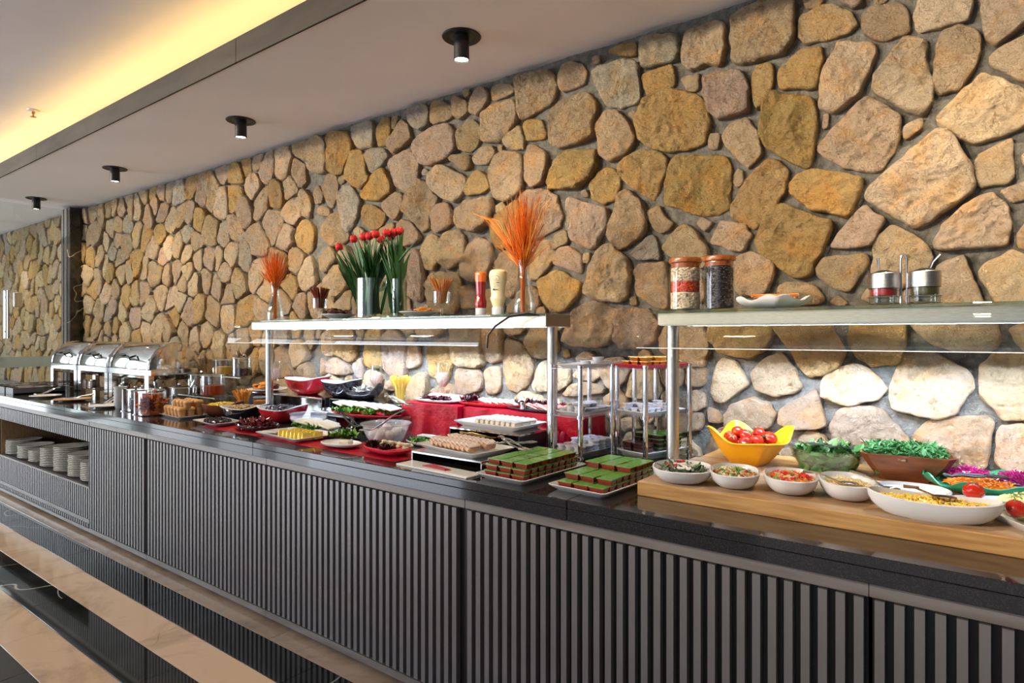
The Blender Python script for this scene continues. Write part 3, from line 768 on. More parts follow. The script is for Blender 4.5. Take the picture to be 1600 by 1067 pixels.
# ---------------------------------------------------------------- dishes, stands and food
def T(u, v, z=ZT): x, y, _ = onz(u, v, z); return (x, y, z)
def se(hx, hy, z, n=40, e=2.6, dz=None, m=1):
    out = []
    for i in range(n):
        a = 2*PI*i/n; c, s = math.cos(a), math.sin(a)
        x = math.copysign(abs(c)**(2/e), c)*hx*m; y = math.copysign(abs(s)**(2/e), s)*hy*m
        out.append((x, y, z+(dz(a) if dz else 0)))
    return out
def dish(hx, hy, h, base=.6, e=2.6, th=.005, n=40, dz=None, lip=0, steps=5, inner=True):
    rs = []
    for k in range(steps+1):
        t = k/steps; f = base+(1-base)*math.sin(t*PI/2)**.9
        rs.append(se(hx*f, hy*f, h*t**1.25, n, e, (lambda a, t=t: dz(a)*t*t) if dz else None))
    if lip: rs.append(se(hx+lip, hy+lip, h+.001, n, e, dz)); rs.append(se(hx+lip, hy+lip, h+.003, n, e, dz))
    if inner:
        for k in range(steps, -1, -1):
            t = k/steps; f = base+(1-base)*math.sin(t*PI/2)**.9
            rs.append(se(hx*f-th, hy*f-th, max(h*t**1.25, th)+(.002 if k == steps else 0), n, e, (lambda a, t=t: dz(a)*t*t) if dz else None))
    return MB().loft(rs, True, inner)
def tray(hx, hy, h=.022, rim=.022, b=.012):      # rectangular rimmed platter with cut corners
    def rect(ax, ay, z, c=.012): return [(-ax+c,-ay,z),(ax-c,-ay,z),(ax,-ay+c,z),(ax,ay-c,z),(ax-c,ay,z),(-ax+c,ay,z),(-ax,ay-c,z),(-ax,-ay+c,z)]
    return MB().loft([rect(hx-rim-.004, hy-rim-.004, 0), rect(hx-rim, hy-rim, .004), rect(hx-.002, hy-.002, h-.003), rect(hx, hy, h), rect(hx-.004, hy-.004, h+.001),
                      rect(hx-rim+.002, hy-rim+.002, .008)], True, True)
def cylglass(r, h, th=.003, foot=.006, n=32):
    return MB().lathe([(r*.94, 0), (r, .004), (r, h), (r-th, h), (r-th, foot), (0, foot)], n, c0=True, c1=False)
def content(r, z0, z1, seed=0, n=26, amp=.004):
    rs = [[(r*.97*math.cos(2*PI*i/n), r*.97*math.sin(2*PI*i/n), z0) for i in range(n)], [(r*math.cos(2*PI*i/n), r*math.sin(2*PI*i/n), z0+.003) for i in range(n)]]
    for f in (1, .7, .4, .15):
        rs.append([(r*f*math.cos(2*PI*i/n), r*f*math.sin(2*PI*i/n), z1+amp*noise.noise(Vector((i*.9*f, f*4, seed)))+(1-f)*.004) for i in range(n)])
    return MB().loft(rs, True, True)
rg = random.Random(5)
def jc(c, j=.12):
    k = 1+rg.uniform(-j, j); return tuple(max(0, min(1, q*k*(1+rg.uniform(-j, j)*.4))) for q in c)
def scatter(mb, n, hx, hy, z0, dome, kind, cols, size, e=2.4, jz=.3, at=(0,0)):
    for i in range(n):
        while True:
            x, y = rg.uniform(-1, 1), rg.uniform(-1, 1)
            d = (abs(x)**e+abs(y)**e)
            if d < 1: break
        z = z0+dome*(1-d**.8)+rg.uniform(-jz, jz)*size; X, Y = at[0]+x*hx, at[1]+y*hy; c = jc(rg.choice(cols)); s = size*rg.uniform(.7, 1.25)
        rot = Matrix.Rotation(rg.uniform(0, 6.3), 3, 'Z') @ Matrix.Rotation(rg.uniform(-.8, .8), 3, 'X') @ Matrix.Rotation(rg.uniform(-.6, .6), 3, 'Y')
        if kind == 'chunk': mb.box(-s/2, s/2, -s*.4, s*.4, -s*.3, s*.3, Matrix.Translation((X, Y, z)) @ rot.to_4x4(), c)
        elif kind == 'ball': mb.blob((X, Y, z), s/2, i, (1, 1, .9), .1, 7, 4, c, rot)
        elif kind == 'corn': mb.blob((X, Y, z), s/2, i, (1.2, .8, .7), .15, 6, 4, c, rot)
        elif kind == 'leaf':
            L_ = s*rg.uniform(.8, 1.6); w_ = s*.42; cu = rg.uniform(-.25, .5)*L_
            P = [(0, 0, 0), (-w_*.7, L_*.3, cu*.3+.1*s), (0, L_*.33, cu*.35), (w_*.7, L_*.3, cu*.3+.1*s), (-w_*.5, L_*.72, cu*.8+.06*s), (0, L_*.74, cu*.8), (w_*.5, L_*.72, cu*.8+.06*s), (0, L_, cu)]
            P = [rot @ Vector(p)+Vector((X, Y, z)) for p in P]
            mb.add(P, [(0,2,1),(0,3,2),(1,2,5,4),(2,3,6,5),(4,5,7),(5,6,7)], c)
        elif kind == 'shred':
            P = [rot @ Vector((k*s*.5-s, .35*s*math.sin(k*1.3+i), .15*s*math.cos(k*2.1+i)))+Vector((X, Y, z)) for k in range(5)]
            mb.tube(P, s*.09, 4, None, c)
    return mb
def frill(mb, at, r, cols, seed, h=.02, n=22):      # one ruffled lettuce leaf
    c = jc(rg.choice(cols)); rs = []
    for f in (.0001, .45, .75, 1):
        rs.append([(at[0]+r*f*math.cos(2*PI*i/n)*(1+.15*math.sin(5*i+seed)), at[1]+r*f*math.sin(2*PI*i/n), at[2]+h*f*f*(.55+.33*math.sin(i*2.35+seed)*(f > .5)+.28*math.sin(i*.9+seed*2))) for i in range(n)])
    return mb.loft(rs, False, False, None, c)
LG = [(.09,.24,.02), (.16,.32,.04), (.05,.16,.015)]; DR = [(.06,.006,.014), (.10,.012,.02), (.035,.008,.012)]
RK = [(.025,.11,.012), (.045,.15,.022), (.015,.07,.010), (.08,.17,.04)]
def tongs(loc, rz, lab, L_=.22, tilt=.35, m=None, grpn=None, cat='tongs'):
    t = thing('serving_tongs', lab, cat, loc, rz, grpn)
    for sg in (-1, 1):
        pts = [(0, 0, L_*math.sin(tilt)), (sg*.012, -L_*.3, L_*.7*math.sin(tilt)+.004), (sg*.016, -L_*.65, L_*.35*math.sin(tilt)), (sg*.010, -L_, 0)]
        a = MB(); 
        for o_ in (0, .0012):
            pass
        a.tube([Vector(p) for p in pts], [.0042, .0042, .004, .003], 6)
        part('tong_arm', a, m or CHROME, t)
        hd = MB().loft([[(sg*.010+x, -L_+y, z) for x, y, z in ((-.004,0,0),(.004,0,0),(.004,0,.003),(-.004,0,.003))],
                        [(sg*.012+x, -L_-.02+y, z) for x, y, z in ((-.009,0,-.002),(.009,0,-.002),(.009,0,.001),(-.009,0,.001))],
                        [(sg*.010+x, -L_-.055+y, z) for x, y, z in ((-.008,0,-.001),(.008,0,-.001),(.008,0,.002),(-.008,0,.002))]], True, True)
        part('tong_head', hd, m or CHROME, t)
    part('spring_bow', MB().tube([(-.012, .0, L_*math.sin(tilt)), (-.008, .014, L_*math.sin(tilt)+.003), (0, .02, L_*math.sin(tilt)+.004), (.008, .014, L_*math.sin(tilt)+.003), (.012, 0, L_*math.sin(tilt))], .0045, 6), m or CHROME, t)
    return t
def spoon(loc, rz, lab, L_=.18, tilt=.3, m=None):
    t = thing('serving_spoon', lab, 'spoon', loc, rz)
    rs = []
    for k, (y, wd) in enumerate(((-.028, .006), (-.020, .016), (-.008, .021), (.006, .020), (.018, .012), (.026, .004))):
        rs.append([(-wd, y, .004), (-wd*.6, y, -.003), (0, y, -.006), (wd*.6, y, -.003), (wd, y, .004), (wd*.6, y, -.001), (0, y, -.004), (-wd*.6, y, -.001)])
    part('spoon_bowl', MB().loft(rs, True, True), m or CHROME, t)
    part('spoon_handle', MB().tube([(0, .024, .004), (0, .06, .018), (0, L_*.6, L_*.5*math.sin(tilt)+.02), (0, L_, L_*math.sin(tilt)+.02)], [.003, .003, .004, .005], 6), m or CHROME, t)
    return t

# --- chopping board and its bowls (right)
BX0, BX1, BY0, BY1 = -.9165, .60, 1.915, 2.44
bd = thing('serving_board', 'long thick bamboo serving board carrying the row of salad bowls', 'board')
part('board', MB().bbox(BX0, BX1, BY0, BY1, ZT, .916, .002), BAMBOO, bd, smooth=False)
part('board_top', MB().box(BX0+.003, BX1-.003, BY0+.003, BY1-.003, .9161, .9169), BAMTOP, bd, smooth=False)
bd2 = thing('serving_board', 'second bamboo board behind, against the stone wall, under yellow and glass bowls', 'board')
part('board', MB().bbox(-.905, .60, 2.445, 2.685, ZT, .914, .002), BAMBOO, bd2, smooth=False)
ZB = .917
def wbowl(x, y, hx, hy, h, lab, rz=0, base=.55, dz=None, e=2.5):
    return solo('white_bowl', dish(hx, hy, h, base, e, .005, 44, dz), PORC, lab, 'bowl', (x, y, ZB), rz)
BWL = [(-.800, 2.015, .098, .112, .046, 'white bowl of chopped spinach and yogurt, leftmost on the bamboo board', .35),
       (-.640, 2.050, .077, .110, .048, 'white bowl of diced green salad, second from left on the board', .30),
       (-.478, 2.078, .078, .110, .050, 'white bowl of red pepper salad on the board', .30),
       (-.325, 2.105, .077, .110, .052, 'white bowl of grated pale cheese on the board', .30)]
for x, y, hx, hy, h, lab, rz in BWL: wbowl(x, y, hx, hy, h, lab, rz)
def food(name, mb, m, lab, cat, loc, rz=0, grpn=None, kind='stuff', smooth=False): return solo(name, mb, m, lab, cat, loc, rz, grpn, kind, smooth)
# 1 spinach + yogurt
m = content(.072, .012, .034, 1); food('yogurt', m, mat('yogurt_white', (.66,.64,.62), .3), 'white yogurt dressed over the spinach in the leftmost bowl', 'yogurt', (-.800, 2.015, ZB), smooth=True)
m = MB(); scatter(m, 260, .074, .080, .036, .008, 'leaf', [(.03,.09,.03), (.05,.12,.05), (.02,.06,.02), (.35,.38,.33)], .016)
food('chopped_spinach', m, GREEN, 'dark chopped spinach around the yogurt in the leftmost bowl', 'spinach', (-.800, 2.015, ZB))
m = MB()
for k in range(26):
    a = rg.uniform(0, 6.3); r_ = rg.uniform(0, 1); m.blob((.046*r_*math.cos(a)+.005, .05*r_*math.sin(a), .046+.008*(1-r_)), .014, k, (1, 1, .5), .3, 8, 5, (.80,.78,.76))
scatter(m, 22, .014, .012, .060, .002, 'chunk', [(.45,.02,.02)], .006, at=(-.01, .005)); scatter(m, 20, .02, .012, .054, .002, 'chunk', [(.45,.04,.03), (.5,.1,.1)], .006, at=(-.02, -.035))
food('yogurt_topping', m, WET, 'thick white yogurt dollop with red paprika on the spinach', 'yogurt', (-.800, 2.015, ZB), smooth=True)
# 2, 3 chopped salads
def salad(x, y, r, h0, cols, n, size, lab, base, kind='chunk'):
    m = MB(); m.loft([se(r*.6, r*.85, .008, 20), se(r*.84, r*1.2, h0, 20), se(r*.4, r*.6, h0+.006, 20)], True, True, None, base)
    scatter(m, n, r*.84, r*1.2, h0+.003, .012, kind, cols, size)
    food('chopped_salad', m, WET, lab, 'salad', (x, y, ZB), .3)
salad(-.640, 2.050, .074, .031, [(.20,.36,.08), (.55,.58,.38), (.10,.26,.05), (.60,.25,.12), (.62,.60,.45), (.45,.05,.03)], 330, .011, 'finely diced cucumber and herb salad in the second bowl from the left', (.2,.28,.1))
salad(-.478, 2.078, .075, .032, [(.55,.02,.015), (.60,.05,.02), (.50,.03,.02), (.55,.45,.20), (.20,.28,.07), (.60,.20,.05)], 270, .015, 'chopped red pepper and tomato salad in the third bowl', (.4,.05,.02))
m = MB(); m.loft([se(.045, .062, .008, 20), se(.062, .088, .032, 20), se(.03, .03, .040, 20)], True, True, None, (.75,.62,.33)); scatter(m, 420, .058, .082, .036, .008, 'shred', [(.80,.66,.36), (.85,.72,.45), (.78,.60,.28)], .011)
food('grated_cheese', m, FOOD, 'grated pale yellow cheese in the fourth bowl', 'cheese', (-.325, 2.105, ZB), .3)
spoon((-.315, 2.06, ZB+.048), R(100), 'dark handled spoon lying in the grated cheese bowl', .12, .05)
# 5 flat white dish of yogurt
solo('white_dish', dish(.096, .082, .030, .6, 2.4, .005, 44), PORC, 'flat white oval dish of thick yogurt in front of the wooden bowl', 'dish', (-.165, 2.20, ZB), .1)
m = MB(); m.loft([se(.06, .05, .007, 30), se(.082, .068, .022, 30), se(.05, .04, .0235, 30), se(.02, .02, .024, 30)], True, True)
food('garlic_yogurt', m, mat('herb_yogurt', (.76,.75,.73), .25, c2=(.50,.50,.42), scale=170, bump=.003, bscale=90, ramp=(.58,.66)), 'speckled white yogurt spread in the flat dish', 'yogurt', (-.165, 2.20, ZB), .1, smooth=True)
spoon((-.215, 2.12, ZB+.036), R(60), 'thin spoon leaning on the edge of the flat yogurt dish', .13, .05)
# 6 long corn dish
CX, CY = -.105, 1.992
solo('oval_dish', dish(.152, .066, .056, .62, 2.2, .005, 52, lambda a: .006*math.cos(2*a)), PORC, 'long white oval dish of sweetcorn at the front edge of the board', 'dish', (CX, CY, ZB), .10)
m = MB(); m.loft([se(.10, .040, .010, 24), se(.135, .052, .036, 24), se(.06, .02, .042, 24)], True, True, None, (.70,.52,.10)); scatter(m, 430, .132, .052, .042, .008, 'corn', [(.86,.62,.12), (.88,.70,.22), (.80,.55,.08)], .0105)
food('sweetcorn', m, WET, 'yellow sweetcorn kernels filling the long oval dish', 'sweetcorn', (CX, CY, ZB), .10, smooth=True)
spoon((CX+.025, CY-.012, ZB+.060), R(97), 'shiny serving spoon resting face down in the sweetcorn', .09, .0, mat('bronze_spoon', (.55,.42,.33), .08, 1))
# crumbs
m = MB()
for k in range(6): m.blob((rg.uniform(-.010,.010), rg.uniform(-.006,.006), .004), .0055, k, amp=.3, n=6, rings=4)
solo('bread_crumb', m, TANW, 'small golden crumbs dropped on the board between two bowls', 'crumb', T(1265, 771, ZB), kind='stuff')

# yellow bowl with tomatoes
yb = (-.700, 2.43, .914)
def ydz(a): return .040*math.cos(4*(a-.0))*(.6 if math.sin(a+.0) > -.2 or math.cos(a) < .2 else 1)
N_ = 64; rs = []; RB = .166
def yring(f, z, k, th=0):
    out = []
    for i in range(N_):
        a = 2*PI*i/N_
        r_ = RB*f/(abs(math.cos(a))**1.25+abs(math.sin(a))**1.25)**(1/1.25)-th
        cor = max(0, math.cos(4*a))*k*k    # high at the four corners
        fr = (a > 1.25*PI and a < 1.75*PI)
        wf = .5-.5*math.tanh((a/PI-1.5)**2*40-2.5); hz = z+k*k*(.052*(.5+.5*math.cos(4*a))**1.3*(1-.85*wf)-.014)
        out.append((r_*math.cos(a), r_*math.sin(a), hz))
    return out
zs = [(0, .34), (.012, .46), (.035, .62), (.06, .75), (.085, .87), (.105, .97)]
for z, f in zs: rs.append(yring(f, z, z/.105))
rs.append(yring(1.0, .107, 1))
for z, f in reversed(zs): rs.append(yring(f, z+.004, z/.105, .006))
solo('yellow_bowl', MB().loft(rs, True, True), YEL, 'bright yellow plastic bowl with upswept pointed corners, full of tomatoes', 'bowl', yb, R(37), ang=60)
TOM = mat('tomato_skin', (.38,.008,.004), .14, c2=(.55,.03,.006), scale=12, coat=.3)
STEM = mat('tomato_stem', (.16,.20,.06), .7)
def tomato_root(lab, loc, r=.024, grpn=None):
    t = thing('tomato', lab, 'tomato', loc, rg.uniform(0, 6), grpn)
    part('tomato_flesh', MB().blob((0,0,0), r, 3, (1,1,.92), .05, 16, 10), TOM, t, ang=180)
    st = MB()
    for k in range(5):
        a = 2*PI*k/5; st.strip([(0, 0, r*.90), (r*.35*math.cos(a), r*.35*math.sin(a), r*.93), (r*.72*math.cos(a), r*.72*math.sin(a), r*.78)], [.005, .004, .001])
    st.tube([(0, 0, r*.86), (.002, .003, r*1.25)], .0016, 5)
    part('tomato_stem', st, STEM, t)
    return t
tg = 'tomatoes heaped in the yellow bowl'; tl = 'glossy red cherry tomato in the heap in the yellow bowl'
t0 = None; placed = []
for zl, rr_, cnt in ((.042, .035, 4), (.070, .062, 8), (.095, .082, 11), (.116, .060, 8)):
    for k in range(cnt*30):
        if sum(1 for q in placed if q[3] == zl) >= cnt: break
        a = rg.uniform(0, 6.3); r_ = rr_*math.sqrt(rg.uniform(0, 1)); p = (r_*math.cos(a), r_*math.sin(a), zl+rg.uniform(-.004, .004), zl)
        if all(math.dist(p[:3], q[:3]) > .038 for q in placed):
            placed.append(p); loc = (yb[0]+p[0], yb[1]+p[1], yb[2]+p[2])
            if t0 is None: t0 = tomato_root(tl, loc, .0235, tg)
            else: o = dup(t0, loc, rg.uniform(0, 6)); o.rotation_euler = (rg.uniform(-.9, .9), rg.uniform(-.9, .9), rg.uniform(0, 6))
tongs((yb[0]+.01, yb[1]-.10, yb[2]+.112), R(170), 'thin steel tongs lying over the tomatoes in the yellow bowl', .15, -.12, DSTEEL)

# glass bowl with rocket
gb = (-.440, 2.45, .914)
solo('glass_bowl', MB().lathe([(.055, 0), (.06, .003), (.085, .02), (.110, .048), (.125, .085), (.127, .088), (.124, .090), (.121, .086), (.106, .050), (.082, .024), (.05, .008), (0, .008)], 48, c0=True, c1=False), GLASS, 'clear glass bowl of rocket leaves beside the yellow bowl', 'bowl', gb)
m = MB(); m.loft([se(.045, .045, .010, 20, 2), se(.095, .095, .048, 20, 2), se(.104, .104, .072, 20, 2), se(.05, .05, .082, 20, 2)], True, True, None, (.03,.11,.015))
scatter(m, 420, .096, .096, .070, .012, 'leaf', RK, .028, 2)
for k in range(190):
    a = rg.uniform(0, 6.3); z = rg.uniform(.016, .07); r_ = .075+.03*(z/.07)**.6
    p = Vector((r_*math.cos(a), r_*math.sin(a), z)); tdir = Vector((-math.sin(a), math.cos(a), rg.uniform(-.8,.8))).normalized()*.02; up = Vector((0,0,.009))
    m.add([p-tdir, p-up, p+tdir, p+up], [(0,1,2,3)], jc(rg.choice(RK)))
food('rocket_leaves', m, GREEN, 'green rocket leaves piled in the clear glass bowl', 'salad leaves', gb)
tongs((gb[0]+.065, gb[1]-.03, gb[2]+.100), R(-100), 'dark tongs with a bright bow lying on the rocket in the glass bowl', .07, -.05, BLKMET)
# wooden bowl with rocket
wb = (-.213, 2.53, .914)
def sq(h_, z, c=.02): return [(-h_+c,-h_,z),(h_-c,-h_,z),(h_,-h_+c,z),(h_,h_-c,z),(h_-c,h_,z),(-h_+c,h_,z),(-h_,h_-c,z),(-h_,-h_+c,z)]
solo('wooden_bowl', MB().loft([sq(.078, 0), sq(.098, .03), sq(.119, .062), sq(.133, .090), sq(.134, .093), sq(.129, .093), sq(.127, .090), sq(.113, .062), sq(.09, .03), sq(.075, .008)], True, True), WALNUT, 'square flared walnut wooden bowl of rocket against the wall', 'bowl', wb, R(8), ang=30)
m = MB(); m.box(-.09, .09, -.09, .09, .02, .078, None, (.03,.10,.015)); scatter(m, 620, .118, .118, .084, .014, 'leaf', [(.02,.11,.025), (.04,.16,.04), (.012,.07,.018)], .020, 8)
scatter(m, 260, .114, .114, .092, .014, 'shred', [(.05,.17,.045), (.03,.12,.025)], .016, 8)
food('shredded_rocket', m, GREEN, 'finely cut bright green leaves heaped in the wooden bowl', 'salad leaves', wb, R(8))
tongs((wb[0]+.005, wb[1]-.125, wb[2]+.096), R(175), 'steel tongs whose bow hangs over the front rim of the wooden bowl', .15, -.12)
# green leaf dish with cabbage and carrot
ld = (.045, 2.40, ZB)
def lz(a): return .010*math.sin(a*9)+.008*math.sin(a*4+1)
LGRN = mat('green_plastic', (.006,.17,.075), .35, coat=.2)
solo('leaf_dish', dish(.200, .125, .040, .55, 2.1, .004, 90, lz), LGRN, 'dark green leaf-shaped dish of grated vegetables at the right', 'dish', ld, -.12)
def mound(name, at, hx, hy, h, cols, lab, cat, size=.016, n=260):
    m = MB(); m.loft([se(hx*.8, hy*.8, 0, 18), se(hx*.9, hy*.9, h*.4, 18), se(hx*.45, hy*.45, h*.85, 18)], True, True, None, cols[0]); scatter(m, n, hx, hy, h*.45, h*.6, 'shred', cols, size)
    return food(name, m, WET, lab, cat, at)
mound('red_cabbage', (.085, 2.445, ZB+.02), .052, .045, .042, [(.27,.008,.09), (.36,.015,.14), (.18,.006,.07)], 'bright magenta shredded red cabbage mound, in the front of the green dish', 'cabbage')
mound('red_cabbage', (-.035, 2.47, ZB+.02), .060, .035, .040, [(.27,.008,.09), (.36,.015,.14)], 'smaller magenta cabbage mound at the back left of the green dish', 'cabbage', .014, 160)
mound('grated_carrot', (-.005, 2.375, ZB+.018), .085, .040, .026, [(.78,.22,.02), (.82,.30,.04), (.70,.18,.02)], 'orange grated carrot across the green leaf dish', 'carrot', .014, 240)
tongs((-.075, 2.33, ZB+.062), R(108), 'metal tongs resting on the front rim of the green leaf dish', .085, -.08, BLKMET)
tongs((.17, 2.37, ZB+.10), R(60), 'second tongs standing in the cabbage of the green leaf dish', .08, .5, DSTEEL)
# white platter of potato salad
pp = (.115, 2.125, ZB)
solo('white_platter', tray(.165, .125, .024), PORC, 'white rectangular platter of potato salad at the right picture edge', 'platter', pp, R(-58))
m = MB(); scatter(m, 150, .105, .075, .022, .030, 'ball', [(.80,.66,.26), (.84,.74,.40), (.76,.60,.20)], .030, 3); scatter(m, 140, .105, .075, .038, .030, 'leaf', [(.07,.20,.04), (.12,.26,.06)], .010, 3)
food('potato_salad', m, WET, 'herbed potato salad on the white platter at the right edge', 'potato salad', (pp[0]+.018, pp[1]+.0, pp[2]), R(-58), smooth=True)
o = dup(t0, (-.020, 2.200, ZB+.043), 1, 'large bright red tomato at the left corner of the potato salad platter', 'tomatoes garnishing the potato salad'); o.scale = (1.12,)*3
o = dup(t0, (.068, 2.045, ZB+.043), 2, 'red tomato at the right picture edge beside the potato salad', 'tomatoes garnishing the potato salad'); o.scale = (1.0,)*3

# --- two chrome tiered stands with portion packs
def stand(lab, loc, rz, wx_, dy, posts):
    t = thing('tiered_stand', lab, 'stand', loc, rz)
    for z in (.030, .198, .395):
        part('stand_shelf', MB().bbox(-wx_/2-.012, wx_/2+.012, -.012, dy+.012, z-.006, z, .002), PLASTIC if z > .1 else GLASSG, t, smooth=False)
    for x, y in posts:
        p = part('post', MB().lathe([(.014, 0), (.014, .004), (.0105, .006), (.0105, .398), (.013, .400), (.013, .407), (.004, .411)], 18, at=(x, y, 0)), CHROME, t)
        for z in (.026, .194): part('post_collar', MB().lathe([(.0105, -.006), (.0155, -.005), (.0155, .008), (.0105, .009)], 18, at=(x, y, z), c0=False, c1=False), CHROME, p)
    return t
def rot2(loc, rz, x, y): return (loc[0]+x*math.cos(rz)-y*math.sin(rz), loc[1]+x*math.sin(rz)+y*math.cos(rz))
SB = ((-1.182, 2.385, ZT), R(-16)); wB, dB = .185, .285
SA = ((-1.382, 2.215, ZT), R(-6)); wA, dA = .150, .27
pts6 = lambda w_, d_: [(-w_/2, 0), (w_/2, 0), (-w_/2, d_), (w_/2, d_), (-w_/2, d_/2), (w_/2, d_/2)]
stand('three-tier chrome stand, right of the pair, topped by the red tray of honey', SB[0], SB[1], wB, dB, pts6(wB, dB))
stand('three-tier chrome stand, left of the pair, topped by white trays', SA[0], SA[1], wA, dA, [(-wA/2, 0), (wA/2, 0), (-wA/2, dA), (wA/2, dA)])
def on(S, x, y, z): q = rot2(S[0], S[1], x, y); return (q[0], q[1], ZT+z)
TRS = tray(.086, .135, .016, .016).mesh('tray', PORC, True); TRA = tray(.070, .128, .016, .016).mesh('tray', PORC, True)
TRR = tray(.092, .145, .014, .014).mesh('tray', REDP, True)
def trayo(me, lab, S, x, y, z, g=None): return solo('portion_tray', me, None, lab, 'tray', on(S, x, y, z), S[1], g)
trayo(TRR, 'red plastic tray of honey portions on the top of the right tiered stand', SB, 0, dB/2, .395)
trayo(TRS, 'white tray of butter portions on the middle tier of the right stand', SB, 0, dB/2, .198)
trayo(TRS, 'white tray of chocolate and green packs on the bottom tier of the right stand', SB, 0, dB/2, .030)
trayo(TRA, 'white tray on the top of the left tiered stand', SA, 0, dA/2, .395)
trayo(TRA, 'white tray of round cups on the middle tier of the left stand', SA, 0, dA/2, .198)
trayo(TRA, 'white tray stacked with grey portion cups on the bottom tier of the left stand', SA, 0, dA/2, .030)
FOILG = mat('green_foil', (.055,.27,.035), .3, c2=(.45,.16,.09), scale=80, ramp=(.58,.61), det=2, coat=.2); FOILR = mat('green_foil_dark', (.05,.17,.02), .3, c2=(.02,.12,.02), scale=50, ramp=(.5,.56), det=1, coat=.2)
FOILY = mat('gold_foil', (.60,.38,.08), .25, c2=(.75,.62,.30), scale=70, ramp=(.5,.56)); FOILW = mat('white_foil', (.62,.63,.70), .3, c2=(.30,.28,.36), scale=70, ramp=(.56,.62), det=2)
JAMR = mat('red_jam_cup', (.17,.014,.006), .12, coat=.5); JAMB = mat('amber_honey_cup', (.30,.09,.008), .12, coat=.5, trans=.25)
CHOC = mat('chocolate_cup', (.035,.012,.010), .25, coat=.3); CUPW = mat('white_plastic_cup', (.44,.45,.49), .3)
def pack(w_, d_, h_, cup, foil):
    me = MB().loft([[(sx*(w_/2-.006), sy*(d_/2-.006), 0) for sx, sy in ((-1,-1),(1,-1),(1,1),(-1,1))], [(sx*(w_/2-.002), sy*(d_/2-.002), h_-.002) for sx, sy in ((-1,-1),(1,-1),(1,1),(-1,1))]], True, True).mesh('cup', cup, False)
    lid = MB().box(-w_/2, w_/2, -d_/2, d_/2, h_-.002, h_).mesh('foil_lid', foil, False)
    return me, lid
def pack_root(name, pk, lab, cat, loc, rz, g):
    t = thing(name, lab, cat, loc, rz, g); link('cup', pk[0], t); link('foil_lid', pk[1], t); return t
def packs(name, pk, lab, cat, S, z, xs, ys, layers, hz, g, skip=0, jitter=.002):
    root = None
    for k in range(layers):
        for i, x in enumerate(xs):
            for j, y in enumerate(ys):
                lb_ = '%s, %s layer, %s row, %s column' % (lab, ('bottom', 'second', 'third', 'top')[k], ORD[j+1], ORD[i+1])
                if skip and rg.random() < skip*k: continue
                p = on(S, x+rg.uniform(-jitter, jitter), y+rg.uniform(-jitter, jitter), z+k*hz); rz = S[1]+rg.uniform(-.03, .03)
                if root is None: root = pack_root(name, pk, lb_, cat, p, rz, g)
                else: dup(root, p, rz, lb_)
    return root
fr = lambda a, b, n: [a+(b-a)*(i+.5)/n for i in range(n)]
pkH = pack(.040, .040, .017, JAMB, FOILY)
packs('honey_portion', pkH, 'gold lidded honey portion on the red tray', 'honey', SB, .405, fr(-.072, .076, 3), fr(.03, .255, 5), 2, .0175, 'honey portions on the red tray', .25)
pkW = pack(.036, .036, .016, CUPW, FOILW)
packs('butter_portion', pkW, 'white butter portion, right stand middle tier', 'butter', SB, .208, fr(-.065, .065, 3), fr(.03, .255, 6), 2, .017, 'butter portions on the right stand', .5)
pkC = pack(.052, .040, .020, CHOC, CHOC)
packs('chocolate_portion', pkC, 'dark chocolate portion, right stand bottom tier', 'chocolate', SB, .040, fr(-.062, .062, 2), fr(.02, .10, 2), 2, .0205, 'chocolate portions on the right stand')
pkG = pack(.046, .040, .017, CHOC, FOILR)
packs('green_spread_portion', pkG, 'bright green lidded portion behind the chocolates', 'spread', SB, .040, fr(-.07, .075, 3), fr(.11, .26, 4), 4, .0175, 'green portions on the right stand', .08)
cupr = MB().lathe([(.020, 0), (.0245, .012), (.0265, .013), (.0265, .0145), (0, .0145)], 18, c0=True, c1=False).mesh('portion_cup', CUPW)
def cups(S, z, pts, lab, g):
    XS = sorted(set(p[0] for p in pts)); YS_ = sorted(set(p[1] for p in pts))
    for x, y, k in pts: solo('portion_cup', cupr, None, '%s, level %s, %s row, %s column' % (lab, ('one', 'two', 'three')[k], ORD[YS_.index(y)+1], ORD[XS.index(x)+1]), 'cup', on(S, x, y, z+k*.0150), 0, g)
cups(SA, .405, [(x, y, 0) for x in fr(-.055, .055, 2) for y in fr(.16, .26, 3)]+[(0, .23, 1)], 'clear white cup on the left stand top tray', 'cups on top of the left stand')
cups(SA, .208, [(x, y, k) for x in fr(-.06, .06, 3) for y in fr(.02, .25, 5) for k in (0, 1) if not (k and rg.random() < .45)], 'white round cup on the left stand middle tier', 'cups in the middle of the left stand')
cups(SA, .040, [(x, y, k) for x in fr(-.066, .066, 3) for y in fr(.012, .255, 5) for k in (0, 1, 2) if not (k == 2 and y < .1)], 'grey white cup on the left stand bottom tier', 'cups at the bottom of the left stand')

